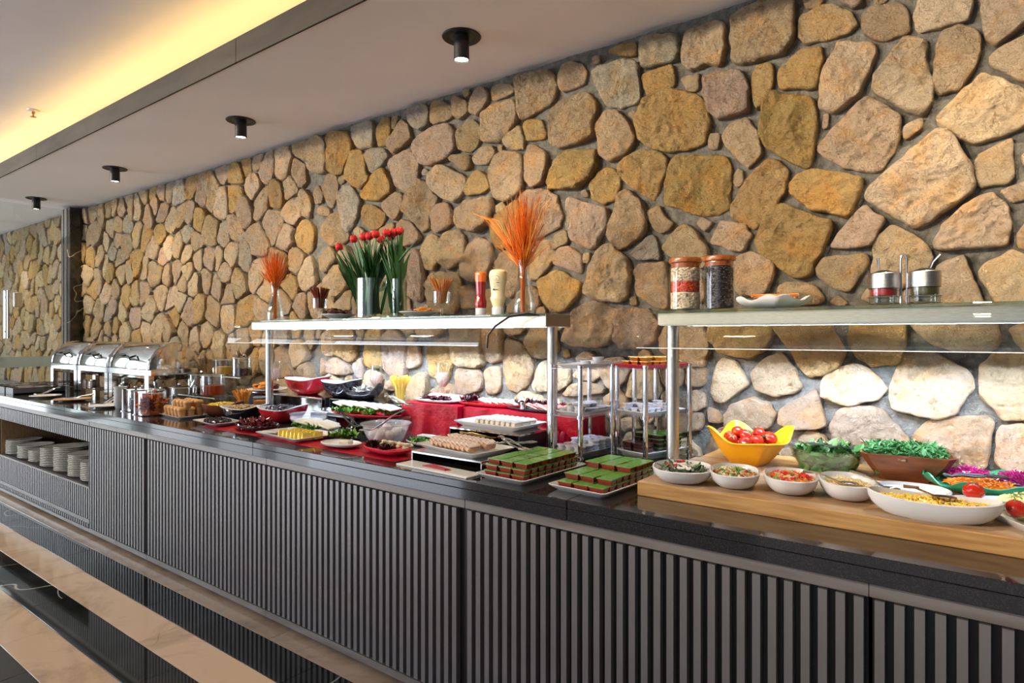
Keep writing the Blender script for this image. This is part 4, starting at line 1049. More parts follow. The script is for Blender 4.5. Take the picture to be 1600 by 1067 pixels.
# --- jam trays at the front edge
TJ = tray(.118, .205, .020, .020).mesh('tray', PORC, True)
def jamtray(loc, rz, lab, plab, g, layout):
    solo('jam_tray', TJ, None, lab, 'tray', loc, rz)
    S = (loc, rz); root = None
    for k, ys in enumerate(layout):
        for i, x in enumerate(fr(-.100, .096, 3)):
            for j, y in enumerate(ys):
                lb_ = '%s, %s layer, %s row, %s column' % (plab, ('bottom', 'middle', 'top')[k], ORD[j+1], ('left', 'middle', 'right')[i])
                q = rot2(loc, rz, x+rg.uniform(-.002, .002), y+rg.uniform(-.001, .001)); p = (q[0], q[1], loc[2]+.009+k*.0205)
                if root is None: root = pack_root('jam_portion', pkJ, lb_, 'jam', p, rz, g)
                else: dup(root, p, rz+rg.uniform(-.02, .02), lb_)
pkJ = pack(.060, .040, .0195, JAMR, FOILG)
jamtray((-1.385, 1.982, ZT), R(-3), 'white rectangular tray of tall stacked jam portions, left of the two jam trays', 'green lidded jam portion on the left jam tray', 'jam portions on the left jam tray',
        [fr(-.175, .175, 8), fr(-.170, .175, 8), fr(-.160, .165, 7)])
jamtray((-1.070, 1.995, ZT), R(-4), 'white rectangular tray of jam portions beside the bamboo board', 'green lidded jam portion on the tray nearest the board', 'jam portions on the right jam tray',
        [fr(-.175, .175, 8), fr(-.13, .17, 7), fr(.0, .17, 4)])

# --- mirrored risers with pastry platters
def riser(x0, x1, y0, y1, z0, z1, lab, m=CHROME):
    t = thing('display_riser', lab, 'riser', ((x0+x1)/2, (y0+y1)/2, z0)); a, b, h = (x1-x0)/2, (y1-y0)/2, z1-z0
    part('riser_top', MB().bbox(-a, a, -b, b, h-.010, h, .002), POLISH, t, smooth=False)
    for s in (-1, 1): part('riser_leg', MB().bbox(s*a-(.006 if s > 0 else 0), s*a+(.006 if s < 0 else 0), -b, b, 0, h-.010, .001), m, t, smooth=False)
    part('riser_back', MB().box(-a+.006, a-.006, b-.006, b, 0, h-.010), m, t, smooth=False)
    return t
riser(-1.93, -1.545, 1.865, 2.125, ZT, .914, 'low mirrored riser under the front platter of sliced rolls')
riser(-1.965, -1.565, 2.14, 2.405, ZT, .980, 'taller dark mirrored riser under the rear platter of small bars', BLKMET)
solo('marble_board', MB().bbox(-.20, .20, -.045, .045, 0, .006, .001), mat('white_board', (.70,.71,.70), .12, coat=.4), 'white glossy board lying on the counter in front of the low riser', 'board', (-1.72, 1.805, ZT), R(-3), smooth=False)
solo('red_napkin', MB().loft([[(-.075,-.02,0),(.06,-.012,0),(.07,.012,0),(-.05,.022,0)], [(-.072,-.019,.004),(.055,-.011,.006),(.065,.010,.003),(-.05,.020,.007)]], True, True), RED, 'corner of red napkin lying on the white board', 'napkin', (-1.72, 1.805, ZT+.0065), R(-8), smooth=False)
TP = tray(.190, .120, .024, .026).mesh('platter', PORC, True)
solo('white_platter', TP, None, 'white platter of sliced nut rolls on the low mirrored riser', 'platter', (-1.745, 1.995, .9145), R(-9))
solo('white_platter', TP, None, 'white platter of beige bars on the taller riser', 'platter', (-1.785, 2.285, .9805), R(-3))
SLC = mat('cake_slice', (.40,.20,.10), .6, c2=(.62,.42,.28), scale=90, bump=.002); SUG = mat('icing_sugar', (.74,.66,.62), .7, c2=(.55,.42,.38), scale=60, bump=.002)
def slice_root(lab, loc, rz, g):
    t = thing('cake_slice', lab, 'cake', loc, rz, g)
    part('slice_body', MB().bbox(-.016, .016, -.028, .028, 0, .024, .004), SLC, t); part('sugar_top', MB().bbox(-.017, .017, -.029, .029, .024, .031, .003), SUG, t); return t
s0 = None; S = ((-1.745, 1.995, 0), R(-9))
for row, y in enumerate((-.048, .045)):
    for k in range(9):
        q = rot2(S[0], S[1], -.135+k*.029, y); p = (q[0], q[1], .924)
        lab = 'sugared nut roll slice, %s from the left in the %s row, low platter' % (ORD[k+1], ('front', 'back')[row]); g = 'roll slices in the %s row' % ('front', 'back')[row]
        o = slice_root(lab, p, S[1], g) if s0 is None else dup(s0, p, S[1], lab, g)
        s0 = s0 or o; o.rotation_euler = (0, .38, S[1]+rg.uniform(-.08, .08)); o.location.z += .009
BARM = mat('beige_bar', (.55,.44,.30), .55, c2=(.70,.60,.46), scale=70, bump=.002); BART = mat('grey_glaze', (.52,.51,.50), .35, c2=(.66,.62,.55), scale=80)
b0 = None; S = ((-1.785, 2.285, 0), R(-3))
for y in (-.055, 0, .055):
    for k in range(8):
        q = rot2(S[0], S[1], -.075+k*.031, y); p = (q[0], q[1], .990); far_ = 'rear' if y > .04 else 'front' if y < -.04 else 'middle'
        lab = 'small beige bar, %s from the left in the %s row of the rear platter' % (ORD[k+1], far_)
        if b0 is None:
            b0 = o = thing('pastry_bar', lab, 'pastry', p, S[1], 'pastry bars on the rear platter'); part('pastry', MB().bbox(-.012, .012, -.024, .024, 0, .020, .003), BARM, o); part('glaze', MB().bbox(-.0125, .0125, -.0245, .0245, .020, .025, .002), BART, o)
        else: o = dup(b0, p, S[1], lab)
        o.rotation_euler = (0, .25, S[1]); o.location.z += .006
solo('paper_napkin', MB().bbox(-.045, .035, -.07, .07, 0, .004, .001), PORC, 'white folded napkin at the left end of the rear platter', 'napkin', (-1.915, 2.29, .9905), R(-3))
tongs((-1.575, 2.03, .965), R(65), 'steel tongs lying across the front platter, claw towards the rolls', .16, .10)
tongs((-1.545, 1.975, .960), R(-200), 'second steel tongs at the right edge of the front platter', .12, .08, STEEL)
tongs((-1.83, 2.09, .958), R(110), 'brass tinted tongs behind the sliced rolls', .10, .10, mat('brass_tongs', (.55,.42,.20), .2, 1))

# --- red cloth covered boxes at the wall
def cloth_box(x0, x1, y0, y1, z0, z1, lab, seed):
    pts = []; nx_ = int((x1-x0)/.012); ny_ = int((y1-y0)/.012)
    per = [(x0+(x1-x0)*i/nx_, y0, 0, -1) for i in range(nx_)]+[(x1, y0+(y1-y0)*i/ny_, 1, 0) for i in range(ny_)]+[(x1-(x1-x0)*i/nx_, y1, 0, 1) for i in range(nx_)]+[(x0, y1-(y1-y0)*i/ny_, -1, 0) for i in range(ny_)]
    rs = []
    for f in (1, .75, .5, .25, .06, 0):
        a = .017*f
        rs.append([(x+nx0*(a*(noise.noise(Vector((x*16, y*16, seed)))+.4*noise.noise(Vector((x*45, y*45, seed))))*(1 if ny0 < 1 else 0)+.002*nx0),
                    y+ny0*a*(noise.noise(Vector((x*16, y*16, seed)))*1.4+.5*noise.noise(Vector((x*45, y*45, seed)))), z1-(z1-z0)*f) for x, y, nx0, ny0 in per])
    rs.append([(x0+(x-x0)*.96+(x1-x0)*.02, y0+(y-y0)*.94+(y1-y0)*.03, z1+.002) for x, y, _, _ in per])
    return solo('red_tablecloth', MB().loft(rs, False, True), RED, lab, 'tablecloth', ang=70)
cloth_box(-2.56, -2.15, 2.40, 2.67, ZT, 1.035, 'red satin cloth draped over a box behind the egg bowl', 1)
cloth_box(-2.135, -1.445, 2.43, 2.67, ZT, 1.032, 'longer red satin cloth draped over a box behind the tall riser', 5)
m = MB()
for k in range(3):
    pts = [(-.05+.03*k, 0, .11), (-.045+.03*k, -.02, .07), (-.05+.035*k, -.03, .03), (-.045+.04*k, -.035, 0)]
    m.strip(pts, [.03, .036, .042, .05], up=(0, 1, 0))
mm = m.mesh('cloth', RED); o = solo('red_cloth_fold', mm, None, 'fold of red satin hanging beside the dark riser', 'cloth', (-1.50, 2.36, ZT))
md = o.modifiers.new('thick', 'SOLIDIFY'); md.thickness = .006; md = o.modifiers.new('sub', 'SUBSURF'); md.levels = md.render_levels = 1
# platters on them
def lettuce(name, at, rx, ry, n, cols, lab, r=(.02, .035), h=.02, rz=0, g=None):
    m = MB()
    for k in range(n):
        a = rg.uniform(0, 6.3); q = math.sqrt(rg.random()); m_ = (rx*q*math.cos(a), ry*q*math.sin(a), rg.uniform(0, .012)); frill(m, m_, rg.uniform(*r), cols, k, h*rg.uniform(.7, 1.3), 18)
    return food(name, m, GREEN, lab, 'lettuce', at, rz, g, smooth=True)
solo('white_plate', dish(.155, .095, .014, .75, 2.6), PORC, 'white oval plate of pink slices and dark lettuce on the left red cloth', 'plate', (-2.375, 2.515, 1.038))
lettuce('red_lettuce', (-2.355, 2.475, 1.050), .125, .035, 23, DR, 'dark purple lettuce along the white plate on the left red cloth', (.02, .032), .011)
PINK = mat('pink_ham', (.62,.20,.20), .35, c2=(.70,.32,.30), scale=40, sss=.05)
hm = MB().lathe([(.0, .0), (.034, .001), (.036, .003), (.030, .0035), (0, .004)], 20, c0=False, c1=False).mesh('meat_slice', PINK)
for k in range(5):
    o = solo('ham_slice', hm, None, 'pink ham slice, %s from the left on the left red cloth plate' % ORD[k+1], 'ham', (-2.46+k*.045, 2.555, 1.058), 0, 'ham slices on the white plate'); o.rotation_euler = (.25, .35, 0)
solo('red_platter', dish(.215, .085, .016, .8, 2.2), MELR, 'long red oval platter across the join of the two red cloths', 'platter', (-2.03, 2.535, 1.036), R(4))
lettuce('red_lettuce', (-2.15, 2.52, 1.052), .06, .03, 16, DR, 'tall dark lettuce tuft on the left end of the red platter', (.022, .034), .022)
CHW = mat('white_cheese', (.62,.60,.53), .45, c2=(.55,.52,.43), scale=30, sss=.05)
cs = MB().bbox(-.030, .030, -.026, .026, 0, .006, .002).mesh('cheese_slice', CHW)
for k in range(6):
    o = solo('cheese_slice', cs, None, 'pale cheese slice, %s from the left along the long red platter' % ORD[k+1], 'cheese', (-2.075+k*.038, 2.53, 1.060), 0, 'cheese slices on the red platter'); o.rotation_euler = (.1, .3, rg.uniform(-.2, .2))
solo('black_platter', dish(.225, .100, .014, .8, 2.4), MELB, 'black oval platter of salmon pink slices on the right red cloth', 'platter', (-1.70, 2.53, 1.034), R(-2))
lettuce('red_lettuce', (-1.78, 2.545, 1.050), .10, .035, 19, DR, 'dark frilly lettuce at the left of the black platter', (.022, .034), .019)
lettuce('red_lettuce', (-1.58, 2.565, 1.050), .06, .03, 12, DR, 'dark frilly lettuce at the right back of the black platter', (.02, .03), .017)
sl = MB().bbox(-.034, .034, -.022, .022, 0, .005, .002).mesh('salmon_slice', mat('salmon_pink', (.78,.16,.14), .3, c2=(.72,.30,.25), scale=50))
for k in range(8):
    o = solo('salmon_slice', sl, None, 'salmon pink slice, %s from the left on the black platter' % ORD[k+1], 'salmon', (-1.75+k*.034, 2.50+.01*(k % 2), 1.054), 0, 'salmon slices on the black platter'); o.rotation_euler = (.1, .32, rg.uniform(-.3, .3))
tri = MB().loft([[(-.022,-.003,0),(.022,-.003,0),(.022,.003,0),(-.022,.003,0)], [(-.001,-.001,.040),(.001,-.001,.040),(.001,.001,.040),(-.001,.001,.040)]], True, True).mesh('paper_sign', PORC, False)
for x, y in ((-1.86, 2.56), (-1.79, 2.58), (-1.66, 2.575)): solo('paper_triangle', tri, None, 'small white paper triangle standing among the lettuce on the black platter', 'paper', (x, y, 1.06), R(30), 'paper triangles on the black platter')
solo('steel_cup', cylglass(.014, .035, .002), CHROME, 'tiny steel cup at the front edge of the black platter', 'cup', (-1.765, 2.44, 1.046))
# tulip glasses with seeds
SEED = mat('mixed_seed', (.62,.52,.46), .5, c2=(.52,.16,.10), scale=260, ramp=(.5,.54), bump=.003, bscale=260, det=1)
def tglass(loc, lab, sc=1):
    t = thing('tulip_glass', lab, 'glass', loc); s = sc
    part('bowl', MB().lathe([(.006*s, .062*s), (.02*s, .070*s), (.036*s, .095*s), (.040*s, .125*s), (.034*s, .165*s), (.033*s, .205*s), (.031*s, .205*s), (.032*s, .165*s), (.038*s, .125*s), (.034*s, .097*s), (.018*s, .074*s), (0, .070*s)], 28, c0=False, c1=False), GLASS, t)
    part('stem', MB().lathe([(.034*s, 0), (.033*s, .003), (.006*s, .008), (.005*s, .05*s), (.009*s, .062*s)], 24), GLASS, t)
    return solo('seed_filling', MB().lathe([(.004*s, .072*s), (.018*s, .0755*s), (.0335*s, .098*s), (.0375*s, .125*s), (.0335*s, .150*s), (.02*s, .153*s), (0, .153*s)], 22, c0=True, c1=False), SEED, 'pink and white seeds in the '+lab.replace('stemmed glass of seeds ', 'glass '), 'seeds', loc, kind='stuff')
tglass((-4.02, 2.56, 1.012), 'stemmed glass of seeds behind the left shelf post')
tglass((-2.98, 2.585, 1.012), 'stemmed glass of seeds between black bowls and yellow spaghetti')
tglass((-2.44, 2.60, 1.037), 'stemmed glass of seeds standing behind the left red cloth plate')

# --- egg bowl, feta plate, red dish
eb = (-2.335, 2.085, ZT+.004)
solo('plastic_bowl', MB().lathe([(.070, 0), (.075, .003), (.092, .03), (.108, .066), (.112, .086), (.122, .094), (.125, .097), (.122, .099), (.110, .090), (.105, .068), (.089, .032), (.072, .006), (0, .006)], 48, c0=True, c1=False), FROST, 'clear plastic bowl of peeled white eggs', 'bowl', eb)
EGG = mat('egg_white', (.60,.58,.57), .3); eg = MB().lathe([(.0, -.026), (.011, -.0235), (.018, -.015), (.0205, -.003), (.019, .009), (.0135, .019), (.006, .0245), (0, .026)], 20, c0=False, c1=False).mesh('egg', EGG, True, 180)
pl_ = []
for zl, rr_, cnt in ((.026, .05, 7), (.050, .065, 9), (.070, .060, 6)):
    c_ = 0
    for _ in range(900):
        if c_ >= cnt: break
        a = rg.uniform(0, 6.3); r_ = rr_*math.sqrt(rg.random()); p = (r_*math.cos(a), r_*math.sin(a), zl)
        if all(math.dist(p, q) > .037 for q in pl_):
            pl_.append(p); c_ += 1; o = solo('boiled_egg', eg, None, 'peeled white boiled egg in the clear plastic bowl', 'egg', (eb[0]+p[0], eb[1]+p[1], eb[2]+p[2]), 0, 'eggs in the plastic bowl'); o.rotation_euler = (rg.uniform(.9, 2.2), 0, rg.uniform(0, 6))
spoon((eb[0]+.01, eb[1]+.02, eb[2]+.095), R(-50), 'clear plastic scoop lying on the boiled eggs', .10, .1, PLASTIC)
# red satin runner on the counter
def runner(x0, x1, y0, y1, lab, seed, z=ZT+.0005):
    nx_, ny_ = int((x1-x0)/.014), int((y1-y0)/.016); m = MB(); top = []
    for j in range(ny_+1):
        for i in range(nx_+1):
            x = x0+(x1-x0)*i/nx_; fy = j/ny_; yy = y0+(y1-y0)*fy+(.022*noise.noise(Vector((x*6, seed, 0)))*(1-fy)); e = min(1, min(j, ny_-j)/1.0, min(i, nx_-i)/1.0)
            m.v.append((x, yy, z+.0032*e+max(0, .012*noise.noise(Vector((x*14, yy*14, seed)))*e)))
    m.f = [(j*(nx_+1)+i, j*(nx_+1)+i+1, (j+1)*(nx_+1)+i+1, (j+1)*(nx_+1)+i) for j in range(ny_) for i in range(nx_)]
    return solo('red_runner', m, RED, lab, 'cloth', ang=180)
runner(-3.62, -3.02, 1.825, 2.02, 'crumpled red satin under the olive plate and the black fluted dish', 3)
runner(-3.0, -1.97, 1.805, 2.04, 'crumpled red satin cloth under the melon tray, feta plate and cheese dish', 8)
solo('white_plate', dish(.112, .066, .018, .6, 2.2), PORC, 'small oval white plate holding one lump of feta', 'plate', (-2.415, 1.88, ZT+.009), R(8))
solo('feta_lump', MB().bbox(-.028, .028, -.020, .020, 0, .022, .005), CHW, 'single crumbly white feta block on the small oval plate', 'cheese', (-2.385, 1.885, ZT+.018), .3)
solo('red_dish', dish(.135, .070, .022, .7, 3.0), REDP, 'red dish of cheese twists and dark lettuce at the cloth edge', 'dish', (-2.125, 1.905, ZT+.010), R(-8))
lettuce('red_lettuce', (-2.205, 1.90, ZT+.026), .045, .035, 14, DR, 'dark lettuce at the left end of the red dish', (.018, .03), .018)
lettuce('red_lettuce', (-2.10, 1.875, ZT+.026), .035, .025, 10, DR, 'dark lettuce tuft at the front of the red dish', (.018, .028), .017)
ch = MB()
for k in range(7): ch.tube([(math.cos(q*.7)*.010+q*.006-.02, math.sin(q*.7)*.010, .0) for q in range(7)], [.004]+[.0085]*5+[.004], 7) if k == 0 else None
chm = ch.mesh('cheese_twist', mat('braided_cheese', (.76,.70,.50), .45, c2=(.66,.56,.34), scale=40, sss=.05))
for k in range(12):
    o = solo('cheese_twist', chm, None, 'pale yellow cheese twist heaped in the red dish', 'cheese', (-2.165+.018*k*.9, 1.915+.022*math.sin(k*2.1), ZT+.038+.010*(k % 3)), rg.uniform(0, 3), 'cheese twists in the red dish')
tongs((-2.03, 1.90, ZT+.115), R(-60), 'steel tongs with a dark red bow end rising from the red dish', .13, .70)
lettuce('green_lettuce', (-2.60, 2.04, ZT+.010), .085, .055, 16, LG, 'bright green lettuce between the melon tray and the egg bowl', (.022, .036), .028)
lettuce('green_lettuce', (-2.17, 2.17, ZT+.010), .08, .04, 9, LG, 'green lettuce behind the right side of the egg bowl', (.02, .032), .02)
solo('white_plate', dish(.15, .09, .016, .75, 2.4), PORC, 'white plate of sliced white cheese behind the egg bowl', 'plate', (-2.13, 2.20, ZT+.002))
for k in range(5):
    o = solo('cheese_slice', cs, None, 'white cheese slice, %s from the left behind the egg bowl' % ORD[k+1], 'cheese', (-2.20+k*.045, 2.215, ZT+.034), rg.uniform(-.3, .3), 'cheese slices behind the egg bowl')
# melon tray
solo('white_platter', tray(.200, .130, .022, .026), PORC, 'white platter of yellow melon wedges at the front edge', 'platter', (-2.845, 1.935, ZT+.004), R(-4))
MEL = mat('melon_yellow', (.72,.56,.06), .3, c2=(.78,.66,.16), scale=40, sss=.08)
ml = MB().loft([[(-.013,-.023,0),(.011,-.023,0),(.011,.023,0),(-.013,.023,0)], [(.002,-.022,.034),(.009,-.022,.034),(.009,.022,.034),(.002,.022,.034)]], True, True).mesh('melon_wedge', MEL, False)
for row, y in enumerate((1.868, 1.928)):
    for k in range(7):
        solo('melon_wedge', ml, None, 'yellow melon wedge, %s from the left in the %s row, front platter' % (ORD[k+1], ('front', 'second')[row]), 'melon', (-2.87+k*.033+row*.012, y, ZT+.015), R(-8)+rg.uniform(-.1, .1), 'melon wedges, %s row' % ('front', 'second')[row])
solo('paper_napkin', MB().bbox(-.05, .05, -.045, .045, 0, .004, .001), PORC, 'white napkin on the left end of the melon platter', 'napkin', (-2.975, 1.90, ZT+.0265), .1)
# cheese on lettuce behind it
solo('white_platter', dish(.185, .085, .016, .8, 2.6), PORC, 'white platter of large cheese slabs on lettuce behind the melon', 'platter', (-2.93, 2.125, ZT+.002), R(-6))
lettuce('green_lettuce', (-2.93, 2.115, ZT+.016), .18, .085, 26, LG, 'green lettuce ring under the large white cheese slabs', (.022, .034), .022)
big = MB().bbox(-.048, .048, -.040, .040, 0, .011, .003).mesh('cheese_slab', CHW)
for k, (x, y, a) in enumerate(((-3.03, 2.12, .3), (-2.97, 2.14, .1), (-2.91, 2.115, -.2), (-2.86, 2.14, .2), (-2.81, 2.11, 0))):
    o = solo('cheese_slab', big, None, 'large white cheese slab, %s from the left behind the melon platter' % ORD[k+1], 'cheese', (x, y, ZT+.040+.003*(k % 2)), a, 'large cheese slabs'); o.rotation_euler = (.08, .18, a)
tongs((-2.685, 2.09, ZT+.075), R(80), 'black handled tongs reaching over the large cheese slabs', .15, .35, BLKMET)
solo('plastic_bowl', MB().lathe([(.055, 0), (.06, .003), (.085, .018), (.105, .045), (.100, .064), (.108, .070), (.108, .072), (.098, .067), (.101, .045), (.082, .021), (.05, .006), (0, .006)], 44, c0=True, c1=False), FROST, 'squat clear plastic bowl of white cream, behind the cheese slabs', 'bowl', (-3.175, 2.235, ZT))
solo('cream', content(.080, .010, .036, 4), mat('cream_white', (.70,.70,.72), .3, sss=.1), 'white cream inside the squat clear bowl', 'cream', (-3.175, 2.235, ZT), kind='stuff')
# raised red oval platter on pedestal
t = thing('pedestal_platter', 'long dark red oval platter raised on steel feet, full of lettuce and white cheese', 'platter', (-2.78, 2.335, ZT), R(-2))
part('platter', dish(.275, .115, .020, .78, 2.2), MELR, t, loc=(0, 0, .078))
for x in (-.12, .12): part('pedestal_foot', MB().lathe([(.04, 0), (.038, .004), (.012, .008), (.012, .07), (.03, .078)], 24, at=(x, 0, 0)), CHROME, t)
lettuce('green_lettuce', (-2.78, 2.335, ZT+.094), .25, .105, 48, LG, 'curly green lettuce covering the raised red platter', (.022, .036), .026)
for k in range(9):
    x = -3.0+k*.052; o = solo('cheese_slab', big, None, 'thin white cheese slab, %s from the left on the raised red platter' % ORD[k+1], 'cheese', (x, 2.345+.012*(k % 2), ZT+.130), 0, 'cheese slabs on the raised platter'); o.rotation_euler = (.05, .20, rg.uniform(-.2, .2)); o.scale = (.85, 1.1, .7)
tongs((-2.60, 2.36, ZT+.165), R(75), 'steel tongs lying on the raised red platter, right pair', .17, .12)
tongs((-2.68, 2.40, ZT+.165), R(82), 'steel tongs lying on the raised red platter, left pair', .15, .16, POLISH)

# ---------------------------------------------------------------- left end of the counter
# cutlery boxes
CUT = mat('cutlery_steel', (.70,.70,.70), .15, 1)
kn = MB().tube([(0, -.085, 0), (0, -.02, .001), (0, .02, .001)], [.0035, .004, .003], 6).loft([[(-.006,.02,-.001),(.006,.02,-.001),(.006,.02,.001),(-.006,.02,.001)], [(-.010,.05,-.0005),(.010,.05,-.0005),(.010,.05,.0005),(-.010,.05,.0005)], [(-.008,.09,-.0005),(.008,.09,-.0005),(.008,.09,.0005),(-.008,.09,.0005)]], True, True).mesh('cutlery', CUT)
GREYB = mat('grey_box', (.10,.105,.11), .4)
for i, (x0, x1, wd) in enumerate(((-7.10, -6.90, 'front'), (-7.36, -7.14, 'second'), (-7.62, -7.40, 'third'))):
    t = thing('cutlery_box', 'dark grey cutlery box at the far left end of the counter, %s from the right' % ('nearest' if i == 0 else wd), 'cutlery box', ((x0+x1)/2, 2.0, ZT)); a = (x1-x0)/2
    part('box_shell', MB().box(-a, a, -.2, -.192, 0, .058).box(-a, a, .192, .2, 0, .058).box(-a, -a+.008, -.192, .192, 0, .058).box(a-.008, a, -.192, .192, 0, .058).box(-a, a, -.192, .192, 0, .012), GREYB, t, smooth=False)
    part('divider', MB().box(-.003, .003, -.192, .192, .012, .050), GREYB, t, smooth=False)
    for k in range(22):
        o = solo('cutlery_piece', kn, None, 'steel cutlery piece heaped in the %s cutlery box at the far left' % ('nearest' if i == 0 else wd), 'cutlery', ((x0+x1)/2+rg.choice((-.045, .045))+rg.uniform(-.03, .03), 2.0+rg.uniform(-.07, .07), ZT+.030+.0016*k), rg.uniform(-.35, .35), 'cutlery in the %s box' % wd)
def small_plate(x, y, r, lab, m=TANW, z=ZT): return solo('side_plate', MB().lathe([(r*.5, 0), (r*.55, .004), (r, .016), (r, .019), (r*.95, .018), (r*.55, .008), (0, .007)], 36, c0=True, c1=False), m, lab, 'plate', (x, y, z))
p_ = small_plate(-6.42, 1.90, .115, 'cream side plate with small tongs beside the cutlery boxes', CREAM)
tongs((-6.42, 1.99, ZT+.035), R(10), 'small tongs on the cream side plate near the cutlery boxes', .12, .35)
small_plate(-5.90, 1.93, .13, 'tan oval side plate with a slotted server below the middle roll-top dish', TANW)
sv = thing('slotted_server', 'slotted steel server on the tan side plate', 'server', (-5.90, 1.93, ZT+.022), R(-65))
sm = MB()
for k in range(5): sm.bbox(-.034+k*.0145, -.026+k*.0145, -.05, .045, 0, .003, .0008)
sm.bbox(-.034, .034, -.056, -.050, 0, .003, .0008).bbox(-.034, .034, .045, .053, 0, .003, .0008)
part('slotted_blade', sm, POLISH, sv); part('server_handle', MB().tube([(0, .05, .002), (0, .09, .02), (0, .20, .035)], [.004, .004, .006], 8), POLISH, sv)
small_plate(-5.16, 1.905, .115, 'cream side plate with white handled tongs in front of the nearest roll-top dish', CREAM)
tongs((-5.13, 1.99, ZT+.04), R(25), 'steel tongs on the cream plate in front of the nearest roll-top dish', .14, .4, POLISH)

# three roll-top chafing dishes
def chafer(x0, x1, lab):
    cx = (x0+x1)/2; a = (x1-x0)/2; t = thing('chafing_dish', lab, 'chafing dish', (cx, 2.30, ZT)); hb = .195; z0 = .222; z1 = .275
    def rr(ax, ay, z, c=.02): return [(-ax+c,-ay,z),(ax-c,-ay,z),(ax,-ay+c,z),(ax,ay-c,z),(ax-c,ay,z),(-ax+c,ay,z),(-ax,ay-c,z),(-ax,-ay+c,z)]
    part('water_pan', MB().loft([rr(a-.05, hb-.05, z0-.035), rr(a-.03, hb-.03, z0-.02), rr(a-.02, hb-.02, z0+.02)], True, True), CHROME, t)
    part('frame_rim', MB().loft([rr(a-.004, hb-.006, z0), rr(a, hb, z0+.006), rr(a, hb, z1-.006), rr(a-.006, hb-.006, z1)], True, True), POLISH, t, smooth=False)
    for sx in (-1, 1):
        for sy in (-1, 1):
            cx_, cy_ = sx*(a-.033), sy*(hb-.022)
            part('leg', MB().loft([[(cx_+p*.031, cy_+q*.020, z) for p, q in ((-1,-1),(1,-1),(1,1),(-1,1))] for z in (0, z0+.004)], True, True), POLISH, t, smooth=False)
    # roll-top lid: half cylinder along the long side with closed polished ends
    n = 22; r = hb-.006; rs = []
    for x, k in ((-a+.004, .93), (-a+.010, .985), (-a+.022, 1), (a-.022, 1), (a-.010, .985), (a-.004, .93)):
        rs.append([(x, -r*k*math.cos(PI*i/n), z1+r*1.06*k*math.sin(PI*i/n)) for i in range(n+1)])
    m = MB(); N1 = n+1; vs = [p for q in rs for p in q]
    fs = [(k*N1+i, k*N1+i+1, (k+1)*N1+i+1, (k+1)*N1+i) for k in range(5) for i in range(n)]
    fs += [tuple(range(n, -1, -1)), tuple(5*N1+i for i in range(N1))]
    m.add(vs, fs); part('roll_lid', m, POLISH, t, ang=40)
    for s in (-1, 1):
        part('lid_band', MB().loft([[(s*(a-.028)+dx, -(r+e)*math.cos(PI*i/n), z1+(r*1.06+e)*math.sin(PI*i/n)) for dx, e in ((-.012, -.001), (-.012, .003), (.012, .003), (.012, -.001))] for i in range(n+1)], True, True), CHROME, t, ang=50)
    part('lid_handle', MB().tube([(-.09, -r*.90, z1+.10), (-.09, -r*.90-.045, z1+.085), (.09, -r*.90-.045, z1+.085), (.09, -r*.90, z1+.10)], .007, 8), BLACK, t)
    part('burner_shelf', MB().bbox(-a+.04, a-.04, -.12, .12, .055, .060, .001), CHROME, t, smooth=False)
    for s in (-1, 1):
        bu = part('fuel_burner', MB().lathe([(.042, 0), (.044, .004), (.044, .05), (.030, .055), (.028, .065), (0, .065)], 20, at=(s*a*.45, 0, .0605)), DSTEEL, t)
chafer(-6.98, -6.345, 'roll-top chafing dish, farthest of the three polished ones'); chafer(-6.325, -5.69, 'roll-top chafing dish, middle one of the three'); chafer(-5.67, -4.955, 'roll-top chafing dish, nearest of the three, its domed end mirroring the stones')
# stacked ramekins under / beside
rm = MB().lathe([(.030, 0), (.032, .003), (.044, .040), (.046, .046), (.043, .046), (.030, .006), (0, .006)], 26, c0=True, c1=False).mesh('ramekin', PORC)
for sx, sy, n, wd in ((-5.02, 2.035, 6, 'left'), (-4.90, 2.10, 5, 'right')):
    for k in range(n): solo('ramekin', rm, None, 'white ramekin, %s from the bottom in the %s stack beside the nearest roll-top dish' % (ORD[k+1], wd), 'ramekin', (sx if sx > -5 else -5.03, sy-(.09 if sx < -5 else 0), ZT+k*.022), 0, 'ramekins in the %s stack' % wd)

# lidded preserve jars
JAMD = mat('dark_jam', (.035,.004,.006), .12, coat=.4); JAMO = mat('orange_jam', (.42,.045,.008), .12, coat=.4); HON = mat('yellow_preserve', (.62,.36,.05), .3)
def jar(x, y, z, r, h, fill, fz, lab, flab, fcat='jam', lidded=True, ladle=True, seed=0):
    t = thing('preserve_jar', lab, 'jar', (x, y, z), rg.uniform(0, 6))
    part('glass_cylinder', cylglass(r, h), GLASS, t)
    part('rim_edge', MB().lathe([(r, h-.002), (r+.0008, h), (r-.003, h+.0012), (r-.004, h)], 36, c0=False, c1=False), mat_edge, t)
    if lidded:
        part('lid', MB().lathe([(r+.003, h+.002), (r+.003, h+.006), (0, h+.007)], 32), GLASS, t); part('lid_knob', MB().lathe([(.006, h+.007), (.013, h+.018), (.010, h+.028), (0, h+.031)], 16, at=(-r*.3, 0, 0)), CHROME, t)
    if ladle:
        part('ladle', MB().tube([(r*.2, .0, h*.3), (r*.6, .01, h+.01), (r*.85, .015, h+.055)], [.004, .004, .005], 7), PLASTIC if seed % 2 else CHROME, t)
    return solo('preserve', content(r-.004, .007, fz, seed), fill, flab, fcat, (x, y, z), kind='stuff')
mat_edge = mat('polished_glass_rim', (.55,.60,.58), .15, coat=.5)
jar(-4.425, 1.905, ZT, .082, .150, mat('apricot_base', (.45,.09,.012), .4), .03, 'glass jar packed with dried orange fruit at the counter edge', 'base layer of dried orange fruit in the jar', 'dried fruit', True, False)
